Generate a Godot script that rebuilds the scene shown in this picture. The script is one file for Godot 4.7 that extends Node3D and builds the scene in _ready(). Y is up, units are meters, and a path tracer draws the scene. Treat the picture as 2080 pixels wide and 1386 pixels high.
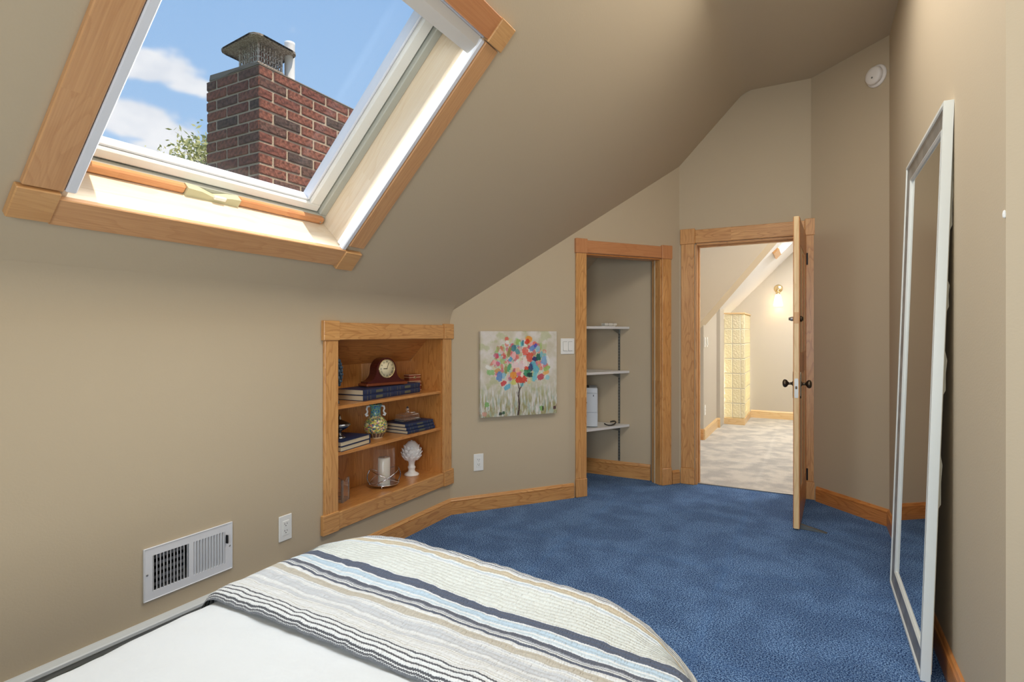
extends Node3D
# An attic bedroom: sloped ceiling with a roof window, built-in bookcase, closet, open door to a bright hall.
# World: camera above (0, 0, 0), the room's long axis runs along -z, y is up.

const LX := -2.217          # left knee wall
const K := 1.03             # rise of the roof slope
const CREASE := 1.405       # height where the slope starts
const TOP := 3.2            # flat ceiling
const CZ := -4.80           # wall with the door
const EX := 0.44            # right wall
const RZ := 1.7             # rear wall
const P0 := Vector3(-2.217, 0, -3.192)   # closet wall, from
const P1 := Vector3(-0.99, 0, -4.80)     # closet wall, to

var M := {}
var names := {}
var rng := RandomNumberGenerator.new()

# ---------------------------------------------------------------- mesh builder
class MB:
	var st := SurfaceTool.new()
	var smooth := -1
	func _init():
		st.begin(Mesh.PRIMITIVE_TRIANGLES)
	func tri(a: Vector3, b: Vector3, c: Vector3, ua := Vector2.ZERO, ub := Vector2.ZERO, uc := Vector2.ZERO):
		# a, b, c run counter-clockwise seen from outside
		st.set_smooth_group(smooth)
		st.set_uv(ua); st.add_vertex(a)
		st.set_uv(uc); st.add_vertex(c)
		st.set_uv(ub); st.add_vertex(b)
	func quad(a: Vector3, b: Vector3, c: Vector3, d: Vector3, ua := Vector2.ZERO, ub := Vector2.ZERO, uc := Vector2.ZERO, ud := Vector2.ZERO):
		tri(a, b, c, ua, ub, uc)
		tri(a, c, d, ua, uc, ud)
	func box(c: Vector3, s: Vector3, bevel := 0.0, x := Transform3D.IDENTITY, uo := Vector2.ZERO):
		# a box with chamfered edges; u runs along the longest side in metres
		var h := s * 0.5
		var r: float = minf(bevel, minf(h.x, minf(h.y, h.z)) * 0.9)
		var lo := 0
		if s.y > s.x and s.y >= s.z: lo = 1
		elif s.z > s.x and s.z > s.y: lo = 2
		var P := {}
		for i in [-1, 1]:
			for j in [-1, 1]:
				for k in [-1, 1]:
					var e := Vector3(i * h.x, j * h.y, k * h.z)
					var n := Vector3(i, j, k)
					for ax in 3:
						var v := e
						for o in 3:
							if o != ax: v[o] -= n[o] * r
						P[[i, j, k, ax]] = v
		var uvf := func(v: Vector3, ax: int) -> Vector2:
			var a := lo if lo != ax else (ax + 1) % 3
			var b := 3 - ax - a
			return Vector2(v[a], v[b]) + uo
		var put := func(l: Array, ax: int):
			var n: Vector3 = (l[1] - l[0]).cross(l[2] - l[0])
			var mid := Vector3.ZERO
			for v in l: mid += v
			if n.dot(mid) < 0.0: l.reverse()
			var w := []
			for v in l: w.append(x * (c + v))
			if l.size() == 4: quad(w[0], w[1], w[2], w[3], uvf.call(l[0], ax), uvf.call(l[1], ax), uvf.call(l[2], ax), uvf.call(l[3], ax))
			else: tri(w[0], w[1], w[2], uvf.call(l[0], ax), uvf.call(l[1], ax), uvf.call(l[2], ax))
		for ax in 3:
			for sg in [-1, 1]:
				var l := []
				for ab in [[-1, -1], [1, -1], [1, 1], [-1, 1]]:
					var key := [0, 0, 0]
					key[ax] = sg; key[(ax + 1) % 3] = ab[0]; key[(ax + 2) % 3] = ab[1]
					l.append(P[[key[0], key[1], key[2], ax]])
				put.call(l, ax)
		if r <= 0.0: return
		for ax in 3:  # edges along ax
			var a := (ax + 1) % 3
			var b := (ax + 2) % 3
			for ab in [[-1, -1], [1, -1], [1, 1], [-1, 1]]:
				var l := []
				for q in [[-1, a], [-1, b], [1, b], [1, a]]:
					var key := [0, 0, 0]
					key[ax] = q[0]; key[a] = ab[0]; key[b] = ab[1]
					l.append(P[[key[0], key[1], key[2], q[1]]])
				put.call(l, a)
		for i in [-1, 1]:
			for j in [-1, 1]:
				for k in [-1, 1]:
					put.call([P[[i, j, k, 0]], P[[i, j, k, 1]], P[[i, j, k, 2]]], 0)
	func prism(poly: PackedVector2Array, z0: float, z1: float, x := Transform3D.IDENTITY, uo := Vector2.ZERO):
		# polygon in the local xy plane, extruded from z0 to z1 (z1 > z0); u of the sides runs along z
		var p := poly
		if Geometry2D.is_polygon_clockwise(p) :
			p = poly.duplicate(); p.reverse()
		var t := Geometry2D.triangulate_polygon(p)
		for i in range(0, t.size(), 3):
			var a := p[t[i]]; var b := p[t[i + 1]]; var c := p[t[i + 2]]
			if (b - a).cross(c - a) < 0.0:
				var k := b; b = c; c = k
			tri(x * Vector3(a.x, a.y, z1), x * Vector3(b.x, b.y, z1), x * Vector3(c.x, c.y, z1), a + uo, b + uo, c + uo)
			tri(x * Vector3(a.x, a.y, z0), x * Vector3(c.x, c.y, z0), x * Vector3(b.x, b.y, z0), a + uo, c + uo, b + uo)
		var run := 0.0
		for i in p.size():
			var a := p[i]; var b := p[(i + 1) % p.size()]
			var l := a.distance_to(b)
			quad(x * Vector3(a.x, a.y, z0), x * Vector3(b.x, b.y, z0), x * Vector3(b.x, b.y, z1), x * Vector3(a.x, a.y, z1), Vector2(z0, run) + uo, Vector2(z0, run + l) + uo, Vector2(z1, run + l) + uo, Vector2(z1, run) + uo)
			run += l
	func lathe(prof: Array, seg := 24, x := Transform3D.IDENTITY):
		# prof: [radius, y] from the bottom up
		var rings := []
		for i in prof.size():
			var ring := []
			for k in seg + 1:
				var a := TAU * k / seg
				var r: float = prof[i][0]
				ring.append(Vector3(cos(a) * r, prof[i][1], -sin(a) * r))
			rings.append(ring)
		var run := 0.0
		for i in prof.size() - 1:
			var l: float = Vector2(prof[i][0], prof[i][1]).distance_to(Vector2(prof[i + 1][0], prof[i + 1][1]))
			for k in seg:
				var u0 := float(k) / seg; var u1 := float(k + 1) / seg
				var A: Vector3 = rings[i][k]; var B: Vector3 = rings[i][k + 1]; var C: Vector3 = rings[i + 1][k + 1]; var D: Vector3 = rings[i + 1][k]
				if prof[i][0] > 1e-5: tri(x * A, x * B, x * C, Vector2(u0, run), Vector2(u1, run), Vector2(u1, run + l))
				if prof[i + 1][0] > 1e-5: tri(x * A, x * C, x * D, Vector2(u0, run), Vector2(u1, run + l), Vector2(u0, run + l))
			run += l
	func tube(pts: Array, r, seg := 8, x := Transform3D.IDENTITY, closed := false):
		var n := pts.size()
		var rings := []
		var up := Vector3(0.13, 0.97, 0.21).normalized()
		for i in n:
			var t: Vector3
			if closed: t = pts[(i + 1) % n] - pts[(i + n - 1) % n]
			else: t = pts[mini(i + 1, n - 1)] - pts[maxi(i - 1, 0)]
			t = t.normalized()
			var a := t.cross(up)
			if a.length() < 0.05: a = t.cross(Vector3.RIGHT)
			a = a.normalized()
			up = a.cross(t).normalized()
			var rr: float = r[i] if r is Array else r
			var ring := []
			for k in seg:
				var w := TAU * k / seg
				ring.append(pts[i] + (a * cos(w) + up * sin(w)) * rr)
			rings.append(ring)
		var m := n if closed else n - 1
		for i in m:
			for k in seg:
				var q: Array = rings[i]; var w: Array = rings[(i + 1) % n]
				var k1 := (k + 1) % seg
				quad(x * q[k], x * w[k], x * w[k1], x * q[k1])
		if not closed:
			var s0 := smooth
			smooth = -1
			for k in range(1, seg - 1):
				tri(x * rings[0][0], x * rings[0][k], x * rings[0][k + 1])
				tri(x * rings[n - 1][0], x * rings[n - 1][k + 1], x * rings[n - 1][k])
			smooth = s0
	func done() -> ArrayMesh:
		st.generate_normals()
		return st.commit()

# ---------------------------------------------------------------- scene helpers
func numbered(n: String) -> String:
	if not names.has(n):
		names[n] = 0
		return n
	names[n] += 1
	return "%s_%03d" % [n, names[n]]

func tag(o: Node3D, label: String, category := "", group := "", kind := "") -> Node3D:
	if label: o.set_meta("label", label)
	if category: o.set_meta("category", category)
	if group: o.set_meta("group", group)
	if kind: o.set_meta("kind", kind)
	return o

func base(called: String, x := Transform3D.IDENTITY) -> Node3D:
	var o := Node3D.new()
	o.name = numbered(called)
	add_child(o)
	o.transform = x
	return o

func part(parent: Node, called: String, mb, mat: Material, x := Transform3D.IDENTITY) -> MeshInstance3D:
	var o := MeshInstance3D.new()
	o.mesh = mb.done() if mb is MB else mb
	o.material_override = mat
	o.name = numbered(called) if parent == self else called
	parent.add_child(o, true)
	o.transform = x
	return o

func pbox(parent: Node, called: String, c: Vector3, s: Vector3, mat: Material, bevel := 0.002, x := Transform3D.IDENTITY) -> MeshInstance3D:
	var m := MB.new()
	m.box(Vector3.ZERO, s, bevel, Transform3D.IDENTITY, Vector2(rng.randf() * 1.0, rng.randf() * 0.4))
	return part(parent, called, m, mat, x * Transform3D(Basis(), c))

func frame(o: Vector3, right: Vector3) -> Transform3D:
	var r := right.normalized()
	return Transform3D(Basis(r, Vector3.UP, r.cross(Vector3.UP)), o)

func at(p: Vector3) -> Transform3D:
	return Transform3D(Basis(), p)

func pv(a: Array) -> PackedVector2Array:
	var p := PackedVector2Array()
	for i in range(0, a.size(), 2): p.append(Vector2(a[i], a[i + 1]))
	return p

func wall_mesh(mb: MB, poly: PackedVector2Array, holes: Array, th: float, x: Transform3D):
	# a wall outline with rectangular holes [s0, y0, s1, y1], room face at local z = 0, thickness th behind it
	var cuts := [-100.0, 100.0]
	for h in holes:
		cuts.append(h[0]); cuts.append(h[2])
	cuts.sort()
	for i in cuts.size() - 1:
		if cuts[i + 1] - cuts[i] < 1e-4: continue
		var mid: float = (cuts[i] + cuts[i + 1]) * 0.5
		var bands := [[-100.0, 100.0]]
		for h in holes:
			if mid > h[0] and mid < h[2]:
				var nb := []
				for b in bands:
					if h[3] <= b[0] or h[1] >= b[1]: nb.append(b)
					else:
						if h[1] > b[0]: nb.append([b[0], h[1]])
						if h[3] < b[1]: nb.append([h[3], b[1]])
				bands = nb
		for b in bands:
			var r := pv([cuts[i], b[0], cuts[i + 1], b[0], cuts[i + 1], b[1], cuts[i], b[1]])
			for q in Geometry2D.intersect_polygons(poly, r):
				mb.prism(q, -th, 0.0, x)

func wall(called: String, x: Transform3D, poly: PackedVector2Array, holes: Array, th: float, mat: Material, label: String, category := "wall") -> MeshInstance3D:
	var m := MB.new()
	wall_mesh(m, poly, holes, th, x)
	var o := part(self, called, m, mat)
	tag(o, label, category, "", "structure")
	return o

# ---------------------------------------------------------------- textures and materials
func img_tex(im: Image) -> ImageTexture:
	return ImageTexture.create_from_image(im)

func fnl(sd: int, f: float, oct := 3) -> FastNoiseLite:
	var n := FastNoiseLite.new()
	n.seed = sd
	n.noise_type = FastNoiseLite.TYPE_SIMPLEX_SMOOTH
	n.frequency = f
	n.fractal_type = FastNoiseLite.FRACTAL_FBM
	n.fractal_octaves = oct
	return n

func wood_tex(sd: int, light: Color, dark: Color, rings: float, ring_amt: float, streak_amt: float) -> ImageTexture:
	# u = along the grain (2 m over 1024 px), v = across (0.5 m over 256 px)
	var W := 1024; var H := 256
	var im := Image.create(W, H, false, Image.FORMAT_RGB8)
	var a := fnl(sd, 1.0, 3); var b := fnl(sd + 7, 1.0, 2); var c := fnl(sd + 13, 1.0, 2)
	for y in H:
		for x in W:
			var u := 2.0 * x / W; var v := 0.5 * y / H
			var warp := a.get_noise_2d(u * 0.9, v * 5.0)
			var ring := v * rings + warp * rings * 0.16
			var fr := ring - floorf(ring)
			var line := smoothstep(0.55, 0.97, fr) * (1.0 - smoothstep(0.97, 1.0, fr))
			var streak := b.get_noise_2d(u * 2.2, v * 150.0)
			var pore := maxf(0.0, c.get_noise_2d(u * 9.0, v * 420.0) - 0.15)
			var tone := a.get_noise_2d(u * 0.5 + 9.0, v * 3.0 + 4.0)
			var t := clampf(0.32 + line * ring_amt + streak * streak_amt + pore * ring_amt * 0.9 + tone * 0.22, 0.0, 1.0)
			im.set_pixel(x, y, light.lerp(dark, t))
	return img_tex(im)

func noise_tex(sd: int, freq: float, ramp: Array, size := 512, oct := 4, normal := false, bump := 4.0) -> NoiseTexture2D:
	var t := NoiseTexture2D.new()
	t.width = size; t.height = size
	t.seamless = true
	t.noise = fnl(sd, freq, oct)
	if normal:
		t.as_normal_map = true
		t.bump_strength = bump
	elif ramp:
		var g := Gradient.new()
		g.offsets = PackedFloat32Array(ramp[0])
		g.colors = PackedColorArray(ramp[1])
		t.color_ramp = g
	return t

func mat(called: String, col: Color, rough := 0.7, metal := 0.0, spec := 0.5) -> StandardMaterial3D:
	var m := StandardMaterial3D.new()
	m.resource_name = called
	m.albedo_color = col
	m.roughness = rough
	m.metallic = metal
	m.metallic_specular = spec
	M[called] = m
	return m

func c8(r: int, g: int, b: int, a := 255) -> Color:
	return Color8(r, g, b, a)

func wood(called: String, tex: Texture2D, tint: Color, rough := 0.38) -> StandardMaterial3D:
	var m := mat(called, tint, rough)
	m.albedo_texture = tex
	m.uv1_scale = Vector3(0.5, 2.0, 1)
	m.clearcoat_enabled = true
	m.clearcoat = 0.25
	m.clearcoat_roughness = 0.3
	return m

func paint(called: String, col: Color, rough := 0.72) -> StandardMaterial3D:
	var m := mat(called, col, rough, 0.0, 0.35)
	m.normal_enabled = true
	m.normal_texture = M["roller"]
	m.normal_scale = 0.12
	m.uv1_triplanar = true
	m.uv1_world_triplanar = true
	m.uv1_scale = Vector3.ONE * 3.0
	return m

func materials():
	M["roller"] = noise_tex(3, 0.06, [], 512, 3, true, 3.0)
	paint("wall_paint", c8(194, 178, 152))
	paint("ceiling_paint", c8(194, 178, 152))
	paint("hall_paint", c8(192, 184, 171))
	paint("hall_cream", c8(218, 202, 176))
	paint("hall_white", c8(240, 240, 242))
	var maple := wood_tex(21, c8(214, 168, 120), c8(188, 138, 92), 26.0, 0.25, 0.30)
	var oak := wood_tex(35, c8(224, 171, 108), c8(182, 124, 68), 34.0, 0.45, 0.45)
	var pale := wood_tex(51, c8(236, 206, 158), c8(205, 166, 112), 18.0, 0.30, 0.30)
	wood("maple", maple, c8(255, 250, 245))
	wood("maple_block", maple, c8(255, 252, 236))
	wood("cherry", wood_tex(77, c8(206, 146, 98), c8(184, 120, 76), 22.0, 0.25, 0.3), c8(255, 255, 255))
	wood("oak", oak, c8(255, 255, 255))
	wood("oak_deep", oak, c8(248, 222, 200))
	wood("oak_shelf", oak, c8(245, 228, 205), 0.3)
	wood("birch", pale, c8(255, 255, 255))
	wood("lining", wood_tex(55, c8(246, 232, 210), c8(228, 204, 170), 16.0, 0.25, 0.25), c8(255, 255, 255), 0.45)
	wood("lining_fir", wood_tex(91, c8(222, 164, 112), c8(188, 118, 74), 20.0, 0.3, 0.3), c8(255, 255, 255))
	# carpet
	for q in [["carpet", c8(92, 130, 182), c8(150, 184, 224), c8(36, 64, 108), 5], ["hall_carpet", c8(219, 213, 202), c8(227, 221, 211), c8(207, 199, 187), 6]]:
		var m := mat(q[0], Color.WHITE, 0.95, 0.0, 0.2)
		m.albedo_texture = noise_tex(q[4], 0.11, [[0.3, 0.5, 0.7], [q[3], q[1], q[2]]], 1024, 5)
		m.uv1_triplanar = true
		m.uv1_world_triplanar = true
		m.uv1_scale = Vector3.ONE * 1.1
		m.detail_enabled = true
		m.detail_blend_mode = BaseMaterial3D.BLEND_MODE_MUL
		m.detail_albedo = noise_tex(q[4] + 40, 0.014, [[0.3, 0.7], [c8(222, 224, 228), c8(255, 255, 255)]], 512, 6)
		m.detail_uv_layer = BaseMaterial3D.DETAIL_UV_2
		m.uv2_triplanar = true
		m.uv2_world_triplanar = true
		m.uv2_scale = Vector3.ONE * 0.5
		m.heightmap_enabled = true
		m.heightmap_texture = noise_tex(q[4] + 20, 0.2, [], 1024, 2)
		m.heightmap_scale = 0.5
		m.rim_enabled = true
		m.rim = 0.08
		m.rim_tint = 0.9
	mat("white_plastic", c8(236, 236, 232), 0.35)
	mat("switch_gap", c8(120, 118, 112), 0.6)
	mat("black_and_slot_shade", c8(30, 30, 32), 0.8)  # black plastic, and shade painted over outlet and rail openings
	mat("white_metal", c8(226, 227, 230), 0.4)
	mat("grey_damper", c8(120, 122, 126), 0.5)
	mat("duct_metal", c8(150, 152, 154), 0.5, 0.8)
	mat("clay_flue", c8(150, 96, 72), 0.9)
	mat("heater_metal", c8(212, 216, 216), 0.4)
	mat("heater_fin", c8(60, 64, 68), 0.6)
	mat("white_sash", c8(238, 238, 232), 0.4)
	mat("sash_grey", c8(186, 188, 178), 0.5)
	mat("olive_flap", c8(196, 194, 160), 0.5)
	mat("alu_rail", c8(226, 229, 236), 0.35)
	mat("blind_cloth", c8(216, 211, 203), 0.7)
	var g := mat("pane", Color(1, 1, 1, 0.02), 0.02, 0.0, 0.2)
	g.transparency = BaseMaterial3D.TRANSPARENCY_ALPHA
	mat("black_iron", c8(38, 33, 30), 0.45, 0.7)
	mat("bronze", c8(92, 80, 66), 0.32, 0.85)
	mat("satin_nickel", c8(176, 174, 170), 0.35, 0.9)
	mat("chrome", c8(220, 220, 224), 0.1, 1.0)
	mat("pewter", c8(150, 152, 158), 0.18, 1.0)
	mat("mirror", c8(235, 236, 232), 0.015, 1.0)
	mat("mirror_rim", c8(226, 230, 226), 0.3)
	var sl := mat("mirror_silver", c8(172, 168, 162), 0.38, 0.55)
	sl.albedo_texture = noise_tex(61, 0.03, [[0.3, 0.7], [c8(225, 225, 225), c8(255, 255, 255)]], 256, 4)
	mat("backing_paper", c8(206, 198, 178), 0.9)
	mat("mahogany", c8(74, 24, 22), 0.22)
	mat("mahogany_foot", c8(120, 60, 34), 0.3)
	mat("dial", c8(234, 220, 182), 0.4)
	mat("ink", c8(34, 28, 22), 0.6)
	mat("brass", c8(222, 200, 156), 0.25, 1.0)
	mat("book_navy", c8(24, 42, 80), 0.5)
	mat("book_gold", c8(96, 98, 82), 0.5, 0.2)
	mat("pages", c8(206, 190, 160), 0.9)
	mat("leather_box", c8(132, 60, 40), 0.45)
	mat("box_band", c8(222, 190, 150), 0.4)
	mat("porcelain", c8(240, 238, 236), 0.25)
	mat("candle_wax", c8(240, 236, 222), 0.5)
	M["candle_wax"].subsurf_scatter_enabled = true
	M["candle_wax"].subsurf_scatter_strength = 0.2
	mat("slate_finial", c8(62, 84, 104), 0.55)
	var gl := mat("crystal", Color(1, 1, 1, 0.05), 0.02)
	gl.transparency = BaseMaterial3D.TRANSPARENCY_ALPHA
	gl.refraction_enabled = true
	gl.refraction_scale = 0.05
	var gh := mat("thin_glass", Color(0.95, 0.96, 0.97, 0.03), 0.02, 0.0, 0.3)
	gh.transparency = BaseMaterial3D.TRANSPARENCY_ALPHA
	mat("shelf_white", c8(232, 232, 230), 0.4)
	mat("rail_steel", c8(126, 128, 124), 0.4, 0.7)
	mat("printer", c8(214, 222, 230), 0.45)
	mat("printer_dark", c8(48, 50, 54), 0.5)
	mat("cord_black", c8(34, 32, 32), 0.5)
	mat("router", c8(224, 222, 214), 0.5)
	mat("detector", c8(238, 232, 226), 0.5)
	mat("mattress", c8(228, 228, 224), 0.8)
	var w := mat("duvet", c8(222, 226, 228), 0.85)
	w.rim_enabled = true; w.rim = 0.2; w.rim_tint = 0.5
	w.normal_enabled = true
	w.normal_texture = noise_tex(71, 0.02, [], 512, 4, true, 5.0)
	w.normal_scale = 0.25
	w.uv1_scale = Vector3(1.5, 1.5, 1)
	mat("quilt_back", c8(120, 124, 130), 0.9)
	# chimney
	for i in 5:
		var bc: Color = [c8(140, 88, 72), c8(128, 78, 66), c8(112, 80, 70), c8(150, 92, 74), c8(92, 74, 68)][i]
		var b := mat("brick_%d" % i, bc, 0.9, 0.0, 0.3)
		b.albedo_texture = noise_tex(100 + i, 0.03, [[0.2, 0.55, 0.8], [c8(170, 165, 165), c8(235, 232, 230), c8(255, 255, 255)]], 256, 5)
		b.uv1_triplanar = true
		b.uv1_scale = Vector3.ONE * 4.0
		b.heightmap_enabled = true
		b.heightmap_texture = noise_tex(120, 0.05, [], 256, 4)
		b.heightmap_scale = 0.3
	var mo := mat("mortar", c8(186, 168, 146), 0.95, 0.0, 0.3)
	mo.heightmap_enabled = true
	mo.heightmap_texture = noise_tex(131, 0.1, [], 256, 3)
	mo.heightmap_scale = 0.4
	mo.uv1_triplanar = true
	mo.uv1_scale = Vector3.ONE * 5.0
	mat("crown", c8(128, 116, 104), 0.9)
	var gv := mat("galvanised", c8(214, 205, 192), 0.55, 0.15)
	gv.albedo_texture = noise_tex(141, 0.04, [[0.3, 0.6, 0.8], [c8(170, 155, 140), c8(230, 225, 220), c8(255, 255, 255)]], 256, 4)
	gv.uv1_triplanar = true
	gv.uv1_scale = Vector3.ONE * 6.0
	mat("flue_white", c8(236, 236, 234), 0.4)
	mat("shingle", c8(90, 86, 84), 0.95)
	var lf := mat("leaf_green", c8(178, 178, 128), 0.8)
	lf.backlight_enabled = true
	lf.backlight = c8(140, 150, 70)
	lf.vertex_color_use_as_albedo = true
	mat("bark", c8(92, 76, 62), 0.95)
	mat("grass", c8(86, 104, 60), 0.95)
	var gb := mat("glass_block", c8(250, 246, 228), 0.12)
	gb.backlight_enabled = true
	gb.backlight = c8(246, 238, 202)
	gb.heightmap_enabled = true
	gb.heightmap_texture = noise_tex(151, 0.03, [], 256, 2)
	gb.heightmap_scale = 1.2
	gb.uv1_triplanar = true
	gb.uv1_scale = Vector3.ONE * 4.0
	mat("block_joint", c8(222, 220, 206), 0.7)
	var fr := mat("frosted_pane", c8(245, 246, 248), 0.4)
	fr.backlight_enabled = true
	fr.backlight = c8(240, 242, 246)
	var sh := mat("lamp_shade_glow", c8(255, 246, 226), 0.4)
	sh.emission_enabled = true
	sh.emission = c8(255, 238, 205)
	sh.emission_energy_multiplier = 0.9
	var bg := mat("lamp_bowl_glow", c8(255, 250, 240), 0.4)
	bg.emission_enabled = true
	bg.emission = c8(255, 246, 232)
	bg.emission_energy_multiplier = 1.2

# ---------------------------------------------------------------- sky
func sky_image() -> Image:
	var W := 2048; var H := 1024
	var im := Image.create(W, H, false, Image.FORMAT_RGBAF)
	var n := fnl(5, 1.0, 6)
	var big := fnl(9, 1.0, 2)
	im.fill(Color(0.25, 0.27, 0.22))
	for y in H / 2:
		var el := (0.5 - (y + 0.5) / H) * PI
		for x in W:
			var az := wrapf((x + 0.5) / W * TAU, -PI, PI)      # 0 = -z, to the right positive
			var d := Vector3(sin(az) * cos(el), sin(el), -cos(az) * cos(el))
			var t := clampf(el / 1.2, 0.0, 1.0)
			var c := Color(0.50, 0.71, 0.92).lerp(Color(0.135, 0.34, 0.75), pow(t, 0.75))
			if el > 0.0:
				var nz := n.get_noise_3d(d.x * 9.0, d.y * 15.0, d.z * 9.0)
				var f := 0.25 * big.get_noise_3d(d.x * 3.0, d.y * 6.0, d.z * 3.0)
				for k in CLOUDS:
					var da: float = wrapf(az - k[0], -PI, PI) * cos(el) / k[2]
					var de: float = (el - k[1]) / k[3]
					if de < 0.0: de *= 1.6
					f = maxf(f, exp(-(da * da + de * de)))
				f += 0.55 * nz
				var cover := smoothstep(0.36, 0.62, f)
				var shade := clampf(0.5 + 1.1 * n.get_noise_3d(d.x * 20.0 + 8.0, d.y * 26.0, d.z * 20.0) - 1.2 * nz, 0.0, 1.0)
				c = c.lerp(Color(0.92, 0.93, 0.95).lerp(Color(0.72, 0.76, 0.83), shade * 0.7), cover * 0.93)
			else:
				c = Color(0.25, 0.27, 0.22)
			im.set_pixel(x, y, c)
	return im

const CLOUDS := [[-1.07, 0.378, 0.085, 0.030], [-1.015, 0.368, 0.05, 0.022], [-1.085, 0.302, 0.075, 0.038], [-1.05, 0.272, 0.07, 0.022], [-1.12, 0.248, 0.12, 0.022], [-1.3, 0.33, 0.1, 0.04], [0.4, 0.35, 0.14, 0.05], [0.9, 0.5, 0.16, 0.06], [1.5, 0.3, 0.16, 0.05], [2.0, 0.6, 0.2, 0.07], [2.6, 0.4, 0.16, 0.06], [-2.1, 0.35, 0.16, 0.05], [-1.7, 0.6, 0.18, 0.06], [-2.9, 0.3, 0.14, 0.05]]

# ---------------------------------------------------------------- the scene
func _ready():
	rng.seed = 11
	var cam := Camera3D.new()
	cam.name = "camera"
	add_child(cam)
	# lens: 1129 px focal length on 2080 x 1386 px, horizon at row 680 of 1386 (a small lens shift)
	cam.projection = Camera3D.PROJECTION_FRUSTUM
	cam.near = 0.05
	cam.far = 200.0
	cam.size = 0.05 * 1386.0 / 1129.0
	cam.frustum_offset = Vector2(0, 0.05 * (680.0 - 693.0) / 1129.0)
	cam.position = Vector3(0, 1.25, 0)
	cam.rotation = Vector3(0, deg_to_rad(28.4), 0)
	cam.current = true

	var we := WorldEnvironment.new()
	we.name = "world"
	var env := Environment.new()
	env.background_mode = Environment.BG_SKY
	var sk := Sky.new()
	var pm := PanoramaSkyMaterial.new()
	pm.panorama = img_tex(sky_image())
	sk.sky_material = pm
	env.sky = sk
	env.background_energy_multiplier = 0.95
	env.tonemap_mode = Environment.TONE_MAPPER_LINEAR
	env.tonemap_exposure = 1.06
	env.sdfgi_enabled = true
	env.ssao_enabled = true
	env.ssil_enabled = true
	we.environment = env
	add_child(we)

	var sun := DirectionalLight3D.new()
	sun.name = "sun"
	sun.light_color = Color(1.0, 0.95, 0.87)
	sun.light_energy = 1.7
	sun.light_angular_distance = 0.6
	sun.shadow_enabled = true
	add_child(sun)
	sun.look_at_from_position(Vector3(4.856, 8.74, -0.4), Vector3.ZERO, Vector3.UP)

	# daylight of the roof window, just inside its sash
	var sf := slope_frame()
	area_light("roof_window_daylight", sf * Vector3(1.385, 0.92, -0.07), sf.basis.z, Vector2(0.98, 0.92), Color(0.95, 0.98, 1.0), 2.1)
	# fill light at the added, unseen window behind the camera
	area_light("rear_window_fill", Vector3(0.4, 1.3, RZ - 0.03), Vector3(0, 0, -1), Vector2(1.4, 1.6), Color(0.95, 0.98, 1.0), 6.6)
	# daylight of the hall's roof window and a light added to make the glass blocks glow
	area_light("hall_skylight_daylight", Vector3(-0.04, 2.55, -7.86), Vector3(0.45, -1, 0.0), Vector2(0.6, 0.6), Color(1.0, 0.99, 0.97), 5.5)
	area_light("hall_block_glow_light", Vector3(-1.83, 0.46, -8.72), Vector3(1, 0.25, 0), Vector2(0.6, 0.5), Color(1.0, 0.97, 0.91), 1.6)

	materials()
	shell()
	hall()
	skylight()
	door()
	closet()
	bookcase()
	wall_fittings()
	bed()
	mirror()
	outside()
	bookcase_things()
	closet_things()
	painting()
	fill_panel()

func area_light(called: String, p: Vector3, dir: Vector3, size: Vector2, col: Color, e: float):
	var l := AreaLight3D.new()
	l.name = called
	l.area_size = size
	l.light_color = col
	l.light_energy = e
	l.area_range = 14.0
	l.area_attenuation = 2.0
	l.shadow_enabled = true
	add_child(l)
	l.look_at_from_position(p, p + dir, Vector3.UP if absf(dir.y) < 0.9 * dir.length() else Vector3.BACK)

# ---------------------------------------------------------------- room shell
func slope_frame() -> Transform3D:
	# x runs along -z, y up the slope, z down into the room; y = 0 on the crease
	var e := Vector3(1, K, 0).normalized()
	var r := Vector3(0, 0, -1)
	return Transform3D(Basis(r, e, r.cross(e)), Vector3(LX, CREASE, 0))

func ceil_y(x: float) -> float:
	return minf(TOP, CREASE + K * (x - LX))

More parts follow.
